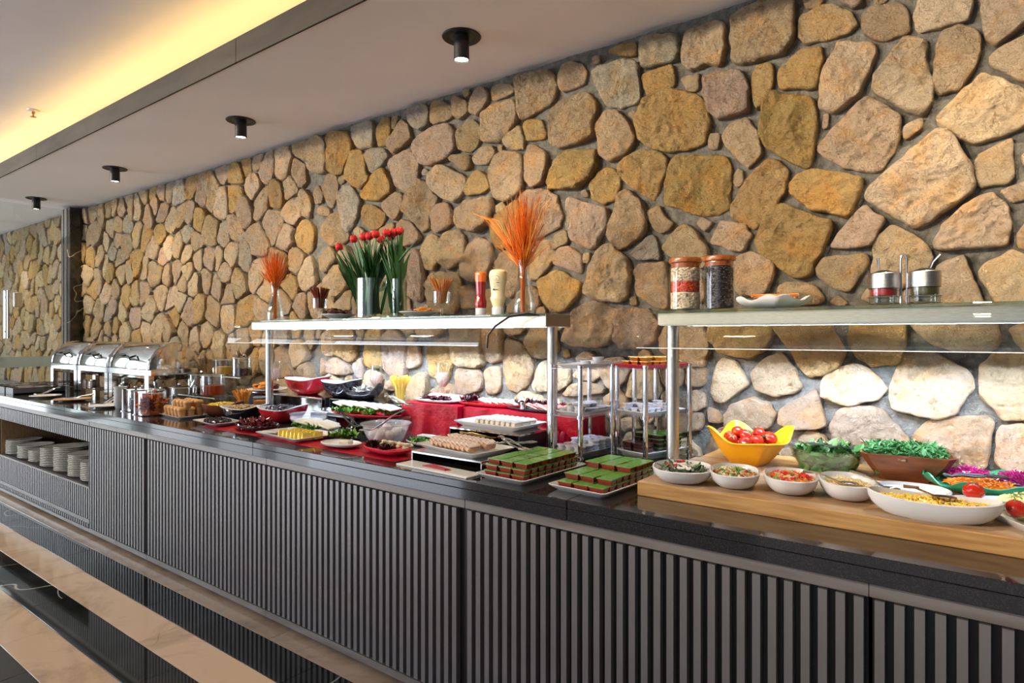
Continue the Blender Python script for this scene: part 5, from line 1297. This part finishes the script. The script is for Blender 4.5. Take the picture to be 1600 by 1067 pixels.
m = MB(); scatter(m, 420, .070, .070, .060, .02, 'leaf', [(.55,.10,.012), (.48,.06,.01), (.62,.16,.02)], .030, 2, 1.4)
food('dried_fruit', m, WET, 'dried orange fruit strips filling the jar at the counter edge', 'dried fruit', (-4.425, 1.905, ZT+.015))
jar(-4.72, 1.945, ZT, .070, .150, JAMD, .085, 'glass jar of dark fruit left of the orange fruit jar', 'dark fruit in the jar left of the orange fruit', 'dried fruit', True, False, 2)
for q, (x, y) in enumerate(((-4.535, 1.85), (-4.81, 1.885))):
    pc = solo('jar_stand_post', MB().lathe([(.022, 0), (.022, .004), (.013, .008), (.013, .150), (.016, .156), (0, .158)], 20), CHROME, ('chrome post stand left of the orange fruit jar', 'chrome post stand left of the dark fruit jar')[q], 'stand post', (x, y, ZT))
jar(-4.645, 2.215, ZT, .088, .155, JAMD, .030, 'glass jar with a little dark jam and a ladle, behind the cupcakes', 'shallow dark jam in the jar behind the cupcakes', seed=3)
jar(-4.86, 2.13, ZT, .052, .130, mat('red_jam', (.30,.01,.008), .12, coat=.4), .060, 'narrow glass jar of red jam beside the nearest roll-top dish', 'red jam in the narrow jar', lidded=False, seed=4)
# acrylic tiered shelf with more jars
t = thing('acrylic_riser', 'clear acrylic two-step riser holding jars behind the cupcakes', 'riser', (-4.66, 2.5, ZT))
part('riser_step', MB().bbox(-.27, .27, -.19, -.0, .075, .081, .001), PLASTIC, t, smooth=False)
part('riser_step', MB().bbox(-.27, .27, .005, .165, .212, .218, .001), PLASTIC, t, smooth=False)
for x in (-.265, 0, .262): part('riser_side', MB().box(x-.002, x+.002, -.185, -.005, 0, .075).box(x-.002, x+.002, .008, .160, 0, .212), PLASTIC, t, smooth=False)
part('riser_edge', MB().box(-.27, .27, -.1915, -.190, .075, .081).box(-.27, .27, .0035, .005, .212, .218), mat_edge, t, smooth=False)
jar(-4.60, 2.405, .9515, .084, .150, JAMO, .075, 'glass jar half full of amber red jam on the acrylic riser', 'amber red jam in the jar on the acrylic riser', lidded=False, seed=5)
jar(-4.80, 2.41, .9515, .084, .150, JAMD, .045, 'glass jar of dark jam with a bent ladle on the acrylic riser', 'dark jam in the jar beside the amber one', seed=7)
jar(-4.51, 2.585, 1.0885, .075, .140, JAMD, .062, 'glass jar of black jam on the top step by the stones', 'black jam in the top step jar', seed=6)
jar(-4.78, 2.585, 1.0885, .075, .120, HON, .066, 'glass jar of yellow preserve on the top step by the stones', 'yellow preserve in the top step jar', lidded=False, ladle=False, seed=8)

# cupcakes on a white tray
solo('white_platter', tray(.170, .100, .016, .018), PORC, 'white tray of golden cupcake cases at the counter edge', 'platter', (-4.19, 2.0, ZT), R(-4))
CKE = mat('cupcake', (.48,.24,.08), .6, c2=(.58,.33,.13), scale=30, bump=.002); CKB = mat('wafer_cup', (.50,.27,.11), .6, c2=(.42,.20,.07), scale=20)
def cupcake(loc, lb_=None):
    t = thing('cupcake', lb_, 'cupcake', loc, 0, 'cupcakes on the white tray')
    part('wafer_cup', MB().lathe([(.018, 0), (.026, .040), (.0265, .043), (.024, .043)], 20, c1=False), CKB, t); part('cake_top', MB().lathe([(.025, .041), (.0275, .047), (.024, .056), (.012, .061), (0, .062)], 18, c0=False), CKE, t); return t
k0 = None
for z, xs, ys in ((.010, fr(-.135, .135, 5), fr(-.085, .085, 3)), (.052, fr(-.085, .135, 4), fr(-.055, .085, 2))):
    for i, x in enumerate(xs):
        for j, y in enumerate(ys):
            lb_ = 'golden cupcake on the counter edge tray, %s layer, %s row, %s from the left' % ('lower' if z < .03 else 'upper', ORD[j+1], ORD[i+1])
            q = rot2((-4.19, 2.0), R(-4), x, y); p = (q[0], q[1], ZT+z)
            if k0 is None: k0 = cupcake(p, lb_)
            else: dup(k0, p, rg.uniform(0, 6), lb_)
# slanting melamine bowls on the counter
def slantbowl(x, y, z, hx, hy, h, m, lab, rz=0, amp=.02, rim=True):
    dz = lambda a: amp*math.sin(2*a+.6)+amp*.5*math.cos(a)
    o = solo('melamine_bowl', dish(hx, hy, h, .45, 3.2, .006, 44, dz), m, lab, 'bowl', (x, y, z), rz)
    if rim:
        rr_ = MB().loft([se(hx-.006, hy-.006, h-.002, 44, 3.2, dz), se(hx+.004, hy+.004, h-.001, 44, 3.2, dz), se(hx+.006, hy+.006, h+.003, 44, 3.2, dz), se(hx-.006, hy-.006, h+.004, 44, 3.2, dz), se(hx*.8, hy*.8, h*.45, 44, 3.2), se(hx*.74, hy*.74, h*.35, 44, 3.2)])
        part('white_lining', rr_, PORC, o, label='white lining and rim')
    return o
slantbowl(-3.99, 2.155, ZT, .115, .115, .085, mat('brown_melamine', (.14,.045,.018), .25, coat=.3), 'brown angular bowl of sweetcorn right of the cupcakes', .5, .008, False)
m = MB(); scatter(m, 300, .085, .085, .075, .012, 'corn', [(.72,.50,.05), (.78,.58,.10)], .012, 3); food('corn_kernels', m, WET, 'yellow corn kernels heaped in the brown angular bowl', 'sweetcorn', (-3.99, 2.155, ZT), smooth=True)
slantbowl(-3.70, 2.14, ZT, .135, .110, .085, MELB, 'black bowl with a white lining holding nuts, beside the brown bowl', .2, .010)
m = MB(); scatter(m, 240, .10, .08, .070, .018, 'ball', [(.40,.26,.12), (.52,.38,.20), (.30,.20,.08)], .016, 3); food('mixed_nuts', m, FOOD, 'pale brown nuts heaped in the black white-lined bowl', 'nuts', (-3.70, 2.14, ZT), smooth=True)
slantbowl(-3.43, 2.235, ZT, .135, .120, .090, MELR, 'red bowl with a white lining holding black olives', .2, .012)
m = MB(); scatter(m, 220, .10, .09, .078, .016, 'ball', [(.012,.010,.016), (.03,.015,.03), (.10,.10,.12)], .020, 3); food('black_olives', m, WET, 'shiny black olives in the red white-lined bowl', 'olives', (-3.43, 2.235, ZT), smooth=True)
# white square plate with dark spread, fluted dish with dried meat
solo('white_platter', tray(.150, .092, .020, .030), PORC, 'white square plate of dark chopped olives on red satin', 'platter', (-3.63, 1.93, ZT+.006), R(-6))
m = MB(); scatter(m, 260, .105, .055, .016, .012, 'chunk', [(.03,.012,.02), (.06,.03,.03), (.015,.01,.012)], .014, 3); food('chopped_olives', m, WET, 'dark chopped olives spread on the white square plate', 'olives', (-3.63, 1.93, ZT+.006), R(-6))
solo('fluted_dish', dish(.170, .095, .030, .72, 2, .004, 80, lambda a: .004*math.cos(24*a)), MELB, 'black fluted oval dish of dark red dried meat', 'dish', (-3.235, 1.945, ZT+.008), R(-4))
m = MB(); scatter(m, 420, .14, .072, .022, .022, 'leaf', [(.20,.02,.02), (.13,.015,.02), (.28,.05,.05), (.08,.01,.012)], .026, 2); food('dried_meat', m, WET, 'heap of dark red sliced dried meat in the fluted dish', 'dried meat', (-3.235, 1.945, ZT+.008), R(-4))
# mirrored riser behind with the big bowls
riser(-4.20, -3.30, 2.42, 2.665, ZT, 1.008, 'long mirrored riser near the wall carrying the big red and black bowls', POLISH)
riser(-3.28, -2.62, 2.46, 2.665, ZT, 1.006, 'dark riser near the wall carrying black leaf bowls and spaghetti', BLKMET)
small_plate(-4.03, 2.50, .135, 'wide tan plate of round orange crackers and dark slices on the mirrored riser', CREAM, 1.0085)
ck = MB().lathe([(.0, 0), (.021, 0), (.023, .003), (.021, .006), (0, .008)], 18, c0=False, c1=False).mesh('cracker', mat('orange_cracker', (.62,.25,.03), .5, c2=(.50,.17,.02), scale=60, bump=.001))
for k in range(22):
    a = rg.uniform(0, 6.3); r_ = .07*math.sqrt(rg.random()); zz = 1.024+.016*(1-r_/.07)+.008*(k % 4)
    o = solo('round_cracker', ck, None, 'round orange cracker heaped on the left of the tan plate', 'cracker', (-4.085+r_*math.cos(a), 2.50+r_*math.sin(a)*.8, zz), 0, 'orange crackers on the tan plate'); o.rotation_euler = (rg.uniform(-.4, .4), rg.uniform(-.4, .4), 0)
dk = MB().lathe([(.0, 0), (.022, 0), (.022, .003), (0, .004)], 18, c0=False, c1=False).mesh('dark_slice', mat('dark_dried_slice', (.10,.02,.012), .5))
for k in range(14):
    a = rg.uniform(0, 6.3); r_ = .05*math.sqrt(rg.random()); o = solo('dried_slice', dk, None, 'dark red dried slice on the right of the tan plate', 'dried fruit', (-3.965+r_*math.cos(a), 2.50+r_*math.sin(a), 1.022+.003*k), 0, 'dark slices on the tan plate'); o.rotation_euler = (rg.uniform(-.3, .3), rg.uniform(-.3, .3), 0)
slantbowl(-3.60, 2.53, 1.0085, .145, .115, .105, MELR, 'big red bowl with a wavy white rim on the mirrored riser', 0, .010)
slantbowl(-3.31+.04, 2.555, 1.0085, .120, .105, .100, MELB, 'big black bowl with a wavy white rim right of the big red one', 0, .010)
o = slantbowl(-3.07, 2.56, 1.0065, .125, .095, .070, MELB, 'black leaf-shaped bowl with upturned tips at the riser end', .3, .035, False)
m = MB(); scatter(m, 160, .07, .05, .050, .012, 'leaf', [(.45,.45,.40), (.30,.30,.28), (.55,.54,.48)], .022, 2); food('white_shavings', m, FOOD, 'pale shavings inside the black leaf-shaped bowl', 'food', (-3.07, 2.56, 1.0065), .3)
# breadstick cup and small amber jar behind the slanting bowls
def sticks(loc, n, r, h, cols, m_, lab, cat, spread=.5, th=.003, name='sticks'):
    m = MB()
    for k in range(n):
        a = 2*PI*rg.random(); q = math.sqrt(rg.random()); b = r*.45*q; L_ = h*rg.uniform(.92, 1.05); cu = rg.uniform(-.006, .006)
        p0 = (b*math.cos(a), b*math.sin(a), .006); p1 = (r*(q*.6+.3*spread)*math.cos(a)+cu, r*(q*.6+.3*spread)*math.sin(a), L_*.6); p2 = (r*(q+spread*.8)*math.cos(a), r*(q+spread*.8)*math.sin(a), L_)
        m.tube([p0, p1, p2], th, 5, None, jc(rg.choice(cols), .1))
    return food(name, m, m_, lab, cat, loc, smooth=True)
STK = mat('stick_food', (.5,.3,.1), .45, attr=True)
solo('glass_cup', cylglass(.040, .085), GLASS, 'low glass cup of orange snack sticks behind the black bowl', 'glass', (-4.05, 2.33, ZT))
sticks((-4.05, 2.33, ZT), 46, .042, .155, [(.60,.22,.03), (.70,.32,.06)], STK, 'bundle of orange snack sticks fanned in the low glass cup', 'snack', .7, .0035, 'snack_sticks')
jar(-3.865, 2.345, ZT, .045, .120, mat('amber_snack', (.42,.14,.03), .4), .095, 'small glass jar of amber snacks beside the snack stick cup', 'amber snacks in the small jar', 'snack', False, False, 9)
solo('glass_tumbler', cylglass(.036, .11), GLASS, 'tall glass holding yellow spaghetti near the wall', 'glass', (-2.71, 2.53, 1.0065))
sticks((-2.71, 2.53, 1.0065), 90, .036, .155, [(.74,.46,.05), (.80,.54,.10)], STK, 'dense sheaf of yellow spaghetti fanned in the tall glass', 'spaghetti', 1.0, .0022, 'spaghetti')
solo('white_platter', tray(.20, .055, .016, .014), PORC, 'narrow white tray of dark and white pieces in front of the dark riser', 'platter', (-3.10, 2.40, ZT+.055))
riser(-3.32, -2.92, 2.352, 2.452, ZT, ZT+.0545, 'low narrow riser under the tray in front of the dark riser', CHROME)
m = MB(); scatter(m, 120, .17, .04, .014, .008, 'chunk', [(.55,.54,.50), (.02,.015,.02), (.5,.5,.46)], .018, 3); food('diced_cheese_and_olive', m, FOOD, 'white and black diced pieces on the narrow tray', 'food', (-3.10, 2.40, ZT+.055))

# ---------------------------------------------------------------- on top of the longer shelf
ZG = 1.4937
def sx(u, y=2.29): d = ray(u, 500); return d.x*y/d.y
def carafe(u, lab, s=1, y=2.29):
    return solo('glass_carafe', MB().lathe([(.040*s, 0), (.047*s, .004), (.050*s, .03), (.047*s, .065), (.036*s, .11), (.024*s, .155), (.021*s, .185), (.024*s, .215), (.030*s, .243), (.028*s, .243), (.022*s, .215), (.019*s, .185), (.022*s, .155), (.034*s, .11), (.044*s, .065), (.047*s, .03), (.042*s, .010), (0, .008)], 32, c0=True, c1=False), GLASS, lab, 'carafe', (sx(u, y), y, ZG))
def grass(u, n, h0, h1, spread, lab, y=2.29, long_=0):
    m = MB(); m2 = []
    for k in range(n):
        a = rg.uniform(0, 2*PI); q = rg.random()**.7; L_ = rg.uniform(h0, h1); out = spread*rg.random()**1.15*(1.3-.55*L_/h1)
        if k < long_: out = spread*1.7; L_ = h1*.95; a = PI+rg.uniform(-.5, .5)+(2.6 if k % 3 == 2 else 0)
        ca, sa = math.cos(a), math.sin(a)*.7; b = .011*math.sqrt(rg.random())
        hz = .205
        pts = [(b*ca*.8, b*sa, .012), (b*ca, b*sa, hz), (b*ca+out*.34*ca+rg.uniform(-.008,.008), b*sa+out*.34*sa, hz+(L_-hz)*.38), (b*ca+out*.72*ca+rg.uniform(-.015,.015), b*sa+out*.72*sa, hz+(L_-hz)*.72), (b*ca+out*ca, b*sa+out*sa, L_-(out*.25 if k < long_ else 0))]
        c = jc(rg.choice([(.85,.32,.03), (.90,.44,.08), (.78,.22,.02), (.62,.11,.01)] if q > .4 else [(.66,.12,.01), (.72,.18,.015)]))
        m.tube(pts, [.0015, .0015, .0013, .0011, .0006], 3, None, c)
    return food('dried_grass', m, STK, lab, 'dried grass', (sx(u, y), y, ZG), smooth=True)
carafe(430, 'slim glass carafe of orange dried grass at the left end of the longer shelf')
grass(430, 380, .27, .47, .15, 'bushy orange dried grass, shorter bunch at the left', 2.29, 6)
carafe(819, 'slim glass carafe of orange dried grass at the right end of the longer shelf', 1.02)
grass(817, 360, .30, .57, .15, 'tall orange dried grass with long stray stems, right bunch', 2.29, 14)
def goblet(u, lab):
    return solo('glass_goblet', MB().lathe([(.030, 0), (.030, .003), (.006, .008), (.005, .045), (.012, .052), (.040, .058), (.043, .066), (.043, .125), (.041, .125), (.041, .068), (.010, .062), (0, .061)], 30, c0=True, c1=False), GLASS, lab, 'glass', (sx(u), 2.29, ZG))
goblet(500, 'stemmed glass of dark red sticks left of the tulips'); goblet(690, 'stemmed glass of curly orange sticks right of the tulips')
o = sticks((sx(500), 2.29, ZG+.062), 70, .038, .125, [(.20,.035,.012), (.14,.02,.01)], STK, 'dark red snack sticks fanned out of the stemmed glass', 'snack', .8, .0028, 'snack_sticks')
o = sticks((sx(690), 2.29, ZG+.062), 60, .038, .125, [(.50,.15,.03), (.60,.26,.06)], STK, 'thin orange snack sticks with knobbly tips in the stemmed glass', 'snack', .75, .0020, 'snack_sticks')
def splate(u, r, lab): return solo('white_plate', MB().lathe([(r*.5, 0), (r*.52, .004), (r*.98, .024), (r, .028), (r*.96, .028), (r*.5, .010), (0, .009)], 40, c0=True, c1=False), PORC, lab, 'plate', (sx(u), 2.29, ZG))
splate(529, .100, 'white plate of dark crisps left of the tulip vase'); splate(655, .104, 'white plate of dates and orange crackers right of the tulip vase')
crp = MB().lathe([(0, .002), (.016, .0), (.024, .004), (.024, .006), (.016, .002), (0, .004)], 14, c0=False, c1=False).mesh('crisp', mat('dark_crisp', (.16,.03,.012), .45, c2=(.09,.015,.008), scale=50))
for k in range(16):
    a = rg.uniform(0, 6.3); r_ = .055*math.sqrt(rg.random()); o = solo('dark_crisp', crp, None, 'dark red crisp on the plate left of the tulips', 'crisp', (sx(529)+r_*math.cos(a), 2.29+r_*math.sin(a), ZG+.022+.0018*k), 0, 'dark crisps on the shelf plate'); o.rotation_euler = (rg.uniform(-.5, .5), rg.uniform(-.5, .5), 0)
dt = MB().blob((0,0,0), .013, 2, (1.5, .9, .8), .1, 10, 7).mesh('date', mat('date_skin', (.07,.012,.010), .3))
for k in range(12):
    o = solo('dried_date', dt, None, 'dark date on the left of the plate right of the tulips', 'date', (sx(655)-.045+.02*(k % 4), 2.265+.018*(k//4), ZG+.024+.006*(k % 3)), rg.uniform(0, 3), 'dates on the shelf plate')
for k in range(10):
    o = solo('round_cracker', ck, None, 'orange cracker on the right of the date plate', 'cracker', (sx(655)+.015+.016*(k % 4), 2.27+.018*(k//4), ZG+.026+.004*(k % 3)), 0, 'crackers on the date plate'); o.rotation_euler = (rg.uniform(-.6, .6), rg.uniform(-.3, .3), 0)
# tulips in glass cylinders
VX = sx(583), 2.30; VX2 = sx(618), 2.315
TG = glass('vase_glass', (.86,.93,.89), 0, .05, .9, 1.3)
solo('glass_vase', cylglass(.098, .215, .004, .012, 48), TG, 'wide clear glass cylinder vase of red tulips', 'vase', (VX[0], VX[1], ZG))
solo('glass_vase', cylglass(.042, .205, .004, .012, 40), TG, 'narrower glass cylinder vase just right of the wide tulip vase', 'vase', (sx(624, 2.31), 2.31, ZG))
TST = mat('tulip_stem', (.07,.17,.04), .45); TLF = mat('tulip_leaf', (.022,.085,.022), .42, c2=(.05,.15,.045), scale=8, stretch=(8,8,1)); TBL = mat('tulip_petal', (.62,.025,.02), .4, c2=(.45,.01,.015), scale=30)
tip = [(530, 382), (553, 370), (568, 367), (577, 366), (587, 363), (604, 361), (612, 366), (625, 358), (595, 371), (616, 360)]
bl = MB()
for k in range(6):
    a = 2*PI*k/6; r0 = .0005+.0012*(k % 2); ca, sa = math.cos(a), math.sin(a); ta = (-sa, ca); rs = []
    for z, r_, wd in ((0, .004, .004), (.010, .015, .011), (.024, .017, .012), (.036, .014, .008), (.045, .011, .001)):
        r_ += r0
        rs.append([(ca*r_-ta[0]*wd, sa*r_-ta[1]*wd, z), (ca*(r_+.003), sa*(r_+.003), z), (ca*r_+ta[0]*wd, sa*r_+ta[1]*wd, z), (ca*(r_-.001), sa*(r_-.001), z)])
    bl.loft(rs, True, True)
blm = bl.mesh('blossom', TBL, True, 60)
def blade(m, p0, p1, w_, bend, seed):
    P0, P1 = Vector(p0), Vector(p1); n = 7; pts = []; d = (P1-P0); sd = Vector((d.x, d.y, 0)); sd = sd.normalized() if sd.length > .001 else Vector((1,0,0))
    for k in range(n+1):
        t = k/n; p = P0.lerp(P1, t); p = p-sd*bend*math.sin(PI*t); p.z += bend*.5*math.sin(PI*t); pts.append(p)
    ws = [w_*(.35+.65*math.sin(PI*min(1, .15+.85*(1-abs(2*t-.9)/1.1))))*(1 if t < .98 else .1)*max(.05, 1-t**3) for t in [k/n for k in range(n+1)]]
    a = rg.uniform(0, 6.3); m.strip(pts, ws, up=(math.cos(a), math.sin(a), .2))
tops_lab = ['small red tulip leaning out at the far left of the bunch', 'red tulip, second from the left of the bunch', 'red tulip third from the left', 'red tulip fourth from the left', 'red tulip fifth from the left', 'large red tulip left of the tall centre leaves',
            'red tulip half hidden among the centre leaves', 'bright red tulip at the right of the bunch', 'red tulip tucked low in the middle', 'dark red tulip behind the brightest one']
for k, (u, v) in enumerate(tip):
    yy = 2.30+(.03 if k >= 6 else 0)+rg.uniform(-.03, .03); X, Y, Z = ony(u, v+8, yy)
    q = (VX[0]+(X-VX[0])*.42+rg.uniform(-.02, .02), 2.30+rg.uniform(-.04, .04))
    d_ = math.hypot(q[0]-VX[0], q[1]-2.30)
    if d_ > .075: q = (VX[0]+(q[0]-VX[0])*.075/d_, 2.30+(q[1]-2.30)*.075/d_)
    if u > 603: q = (sx(624, 2.31)+rg.uniform(-.018, .018), 2.31+rg.uniform(-.018, .018))
    t = thing('tulip', tops_lab[k], 'tulip', (q[0], q[1], ZG+.014)); dx, dy, dz = X-q[0], Y-q[1], Z-ZG-.014
    part('stem', MB().tube([(0,0,0), (dx*.25, dy*.25, dz*.45), (dx*.65, dy*.65, dz*.8), (dx, dy, dz)], .0042, 7), TST, t)
    b_ = link('blossom', blm, t, (dx, dy, dz-.004), rg.uniform(0, 6)); b_.rotation_euler = (dx*.9*rg.uniform(.5, 1), dx*1.6, 0); b_.scale = (1.05, 1.05, .95)
    for j in range(17):
        m = MB(); a = rg.uniform(0, 6.3); sp_ = rg.uniform(.02, .10); hh = dz*rg.uniform(.74, 1.06)
        ex = dx*rg.uniform(.6, 1.15)+sp_*math.cos(a)*.9
        blade(m, (rg.uniform(-.018, .018), rg.uniform(-.018, .018), .01), (ex, dy+sp_*math.sin(a)*.6, hh), rg.uniform(.024, .042), rg.uniform(.0, .03), j)
        part('leaf', m, TLF, t, ang=180)
for j, (u, v) in enumerate(((532, 389), (655, 370), (648, 380), (528, 396), (640, 385))):
    X, Y, Z = ony(u, v, 2.30); q = VX[0]+(.05 if u > 590 else -.05); t = thing('tulip_leaf', ('long leaf arching out at the left of the tulips', 'long dark leaf arching furthest right', 'leaf arching right below the longest one', 'lowest leaf arching left', 'short leaf bending right over the vase rim')[j], 'leaf', (q, 2.30, ZG+.02))
    m = MB(); blade(m, (0,0,0), (X-q, .0, Z-ZG-.02), .018, .045, j); part('leaf_blade', m, TLF, t, ang=180)
# sauce bottles
kt = thing('ketchup_bottle', 'red ketchup bottle standing on its white cap with an orange see-through end', 'bottle', (sx(751), 2.29, ZG))
KR = mat('ketchup_plastic', (.30,.008,.006), .15, coat=.6); KO = mat('orange_plastic_end', (.80,.16,.015), .15, coat=.6)
def ov(prof, ax, ay, n=28): return [[(r*ax*math.cos(2*PI*i/n), r*ay*math.sin(2*PI*i/n), z) for i in range(n)] for r, z in prof]
part('cap', MB().loft(ov([(.85, 0), (.9, .002), (.93, .030), (.90, .036)], .030, .022), True, True), PORC, kt)
part('bottle_body', MB().loft(ov([(.9, .036), (1.0, .045), (1.03, .065), (.86, .082), (.80, .105), (.86, .135), (.93, .160)], .031, .023), True, True), KR, kt, label='dark red lower body')
part('bottle_end', MB().loft(ov([(.93, .160), (1.02, .185), (1.05, .196), (.98, .203), (.8, .206)], .031, .023), True, True), KO, kt, label='clear orange end')
mo = thing('mayonnaise_bottle', 'pale cream squeeze bottle standing on its grey-white cap beside the ketchup', 'bottle', (sx(778), 2.29, ZG), R(8))
MY = mat('cream_plastic', (.72,.64,.38), .3, coat=.2)
part('cap', MB().loft(ov([(.80, 0), (.84, .002), (.84, .034), (.78, .038)], .036, .024), True, True), PORC, mo)
part('bottle_body', MB().loft(ov([(.72, .038), (.80, .050), (1.02, .072), (1.06, .082), (.92, .092), (.98, .120), (1.16, .165), (1.22, .185), (1.14, .202), (.9, .210), (.5, .212)], .037, .024), True, True), MY, mo)
INK = mat('label_ink', (.035,.03,.03), .5)
lb = MB(); yf = lambda x: -.0262
for i in range(12):
    a0, a1 = PI*(1-i/12), PI*(1-(i+1)/12)
    pts = [(.022*math.cos(a), yf(0), .172+.010*math.sin(a)) for a in (a0, a1)]; lb.tube(pts, .0007, 4)
lb.tube([(-.022, yf(0), .172), (-.024, yf(0), .160)], .0007, 4).tube([(.022, yf(0), .172), (.024, yf(0), .160)], .0007, 4).tube([(-.024, yf(0), .160), (.024, yf(0), .160)], .0007, 4)
part('label_outline', lb, INK, mo, loc=(0, -.0022, 0))
lt = MB()
for x0, x1, z0, z1 in ((-.010,-.001,.165,.168),(.001,.010,.165,.168),(.006,.022,.148,.152),(-.016,.000,.150,.1508),(-.016,.002,.143,.1438),(-.016,.002,.136,.1368),(-.016,.002,.129,.1298),(.006,.020,.141,.1418),(.006,.020,.134,.1348),(-.012,-.002,.114,.122),(.001,.008,.116,.119),(.010,.016,.116,.119)):
    lt.box(x0, x1, -.0275, -.0262, z0, z1)
part('label_print', lt, INK, mo, smooth=False)

# ---------------------------------------------------------------- on top of the nearer shelf
def seedjar(u, r, h, lab, lid=ORWOOD):
    t = thing('storage_jar', lab, 'jar', (sx(u), 2.29, ZG)); prof = [(r*.93, 0), (r, .004)]
    for k in range(15): prof += [(r, .010+k*(h-.025)/15), (r*1.018, .010+(k+.5)*(h-.025)/15)]
    prof += [(r, h-.014), (r*.93, h-.008), (r*.93, h)]
    part('ribbed_glass', MB().lathe(prof, 40, c1=False), GLASS, t)
    part('wooden_lid', MB().lathe([(r*.88, h-.018), (r*.9, h-.002), (r*1.03, h+.002), (r*1.06, h+.010), (r*1.02, h+.018), (0, h+.021)], 36), lid, t)
    return t
jx, jy = sx(1071), 2.29; seedjar(1071, .0575, .178, 'ribbed glass jar of white beans and red lentils with a wooden lid')
BE = [(.62,.50,.36), (.70,.58,.44), (.52,.40,.28)]
def layer(r, z0, z1, cols, n, size, kind, lab, x, cat):
    m = MB(); m.lathe([(r*.9, z0), (r*.9, z1)], 24, col=jc(cols[0], .02))
    for k in range(n):
        a = rg.uniform(0, 6.3); z = rg.uniform(z0+size*.3, z1-size*.3); m.blob((r*.93*math.cos(a), r*.93*math.sin(a), z), size*.5, k, (1.3, .8, .7), .1, 6, 4, jc(rg.choice(cols)), Matrix.Rotation(a+PI/2, 3, 'Z') @ Matrix.Rotation(rg.uniform(-.6, .6), 3, 'Y'))
    return food('seed_layer', m, STK, lab, cat, (x, jy, ZG), smooth=True)
layer(.053, .006, .068, BE, 330, .013, 0, 'white beans at the bottom of the left wooden-lidded jar', jx, 'beans')
layer(.053, .069, .108, [(.66,.085,.02), (.58,.06,.015)], 420, .007, 0, 'band of red lentils in the middle of the left wooden-lidded jar', jx, 'lentils')
layer(.053, .109, .160, BE, 280, .012, 0, 'white beans above the red lentils', jx, 'beans')
seedjar(1124, .0545, .176, 'ribbed glass jar of black lentils with a knobbed wooden lid')
layer(.050, .006, .155, [(.035,.025,.022), (.055,.04,.035), (.02,.014,.012)], 700, .008, 0, 'black lentils filling the right wooden-lidded jar', sx(1124), 'lentils')
solo('star_dish', dish(.125, .11, .036, .40, 1.5, .004, 48, lambda a: .006*math.cos(4*a)-.006*math.cos(8*a)), PORC, 'white pointed square dish of orange crisps on the nearer shelf', 'dish', (sx(1208, 2.30), 2.305, ZG), R(20))
crs = MB().tube([(-.028, 0, 0), (0, .003, .003), (.03, -.002, 0)], .0035, 6).mesh('crisp_stick', mat('orange_stick', (.60,.20,.04), .5))
for k in range(26):
    o = solo('crisp_stick', crs, None, 'thin orange crisp stick heaped in the pointed white dish', 'crisp', (sx(1208, 2.30)+rg.uniform(-.055, .055), 2.305+rg.uniform(-.04, .04), ZG+.030+.0007*k), 0, 'crisp sticks in the pointed dish'); o.rotation_euler = (0, rg.uniform(-.15, .15), rg.uniform(-.7, .7))
# spice pots in a wire caddy
cx_ = (sx(1387)+sx(1438))/2
cad = thing('wire_caddy', 'chrome wire caddy with a tall loop handle between two spice pots', 'caddy', (cx_, 2.29, ZG), R(-0))
part('loop_handle', MB().tube([(-.008, 0, .004), (-.008, 0, .140), (-.006, 0, .152), (0, 0, .158), (.006, 0, .152), (.008, 0, .140), (.008, 0, .004)], .0032, 8), CHROME, cad)
for s in (-1, 1):
    for z in (.006, .026):
        part('ring', MB().tube([(s*.054+.0455*math.cos(2*PI*i/28), .0455*math.sin(2*PI*i/28), z) for i in range(29)], .0018, 6), CHROME, cad)
    for a in (.6, 2.2, 3.8, 5.4): part('upright', MB().tube([(s*.054+.0465*math.cos(a), .0465*math.sin(a), .001), (s*.054+.0465*math.cos(a), .0465*math.sin(a), .030)], .0016, 5), CHROME, cad)
for s, u, fillc, nm in ((-1, 1387, (.42,.008,.006), 'red pepper flakes'), (1, 1438, (.09,.075,.012), 'green dried herbs')):
    t = thing('spice_pot', 'steel topped glass spice pot of '+nm, 'spice pot', (cx_+s*.054, 2.29, ZG+.0015))
    part('glass_base', cylglass(.041, .056, .003, .008), GLASS, t)
    part('steel_collar', MB().lathe([(.0425, .052), (.0435, .053), (.0435, .098), (.041, .101), (.030, .101)], 36, c0=False, c1=False), STEEL, t)
    part('black_lid', MB().lathe([(.030, .1005), (.028, .104), (.014, .110), (0, .111)], 28, c0=False), BLACK, t)
    part('spoon_handle', MB().tube([(-.012 if s < 0 else .012, 0, .10), (-.014 if s < 0 else .022, 0, .128), (-.016 if s < 0 else .040, 0, .150)], [.0025, .003, .0045], 7), CHROME, t)
    solo('spice', content(.037, .030, .050, 3), mat('spice_'+('red' if s < 0 else 'green'), fillc, .6, c2=tuple(q*.5 for q in fillc), scale=300), nm+' inside the '+('left' if s < 0 else 'right')+' spice pot', 'spice', (cx_+s*.054, 2.29, ZG+.0015), kind='stuff')
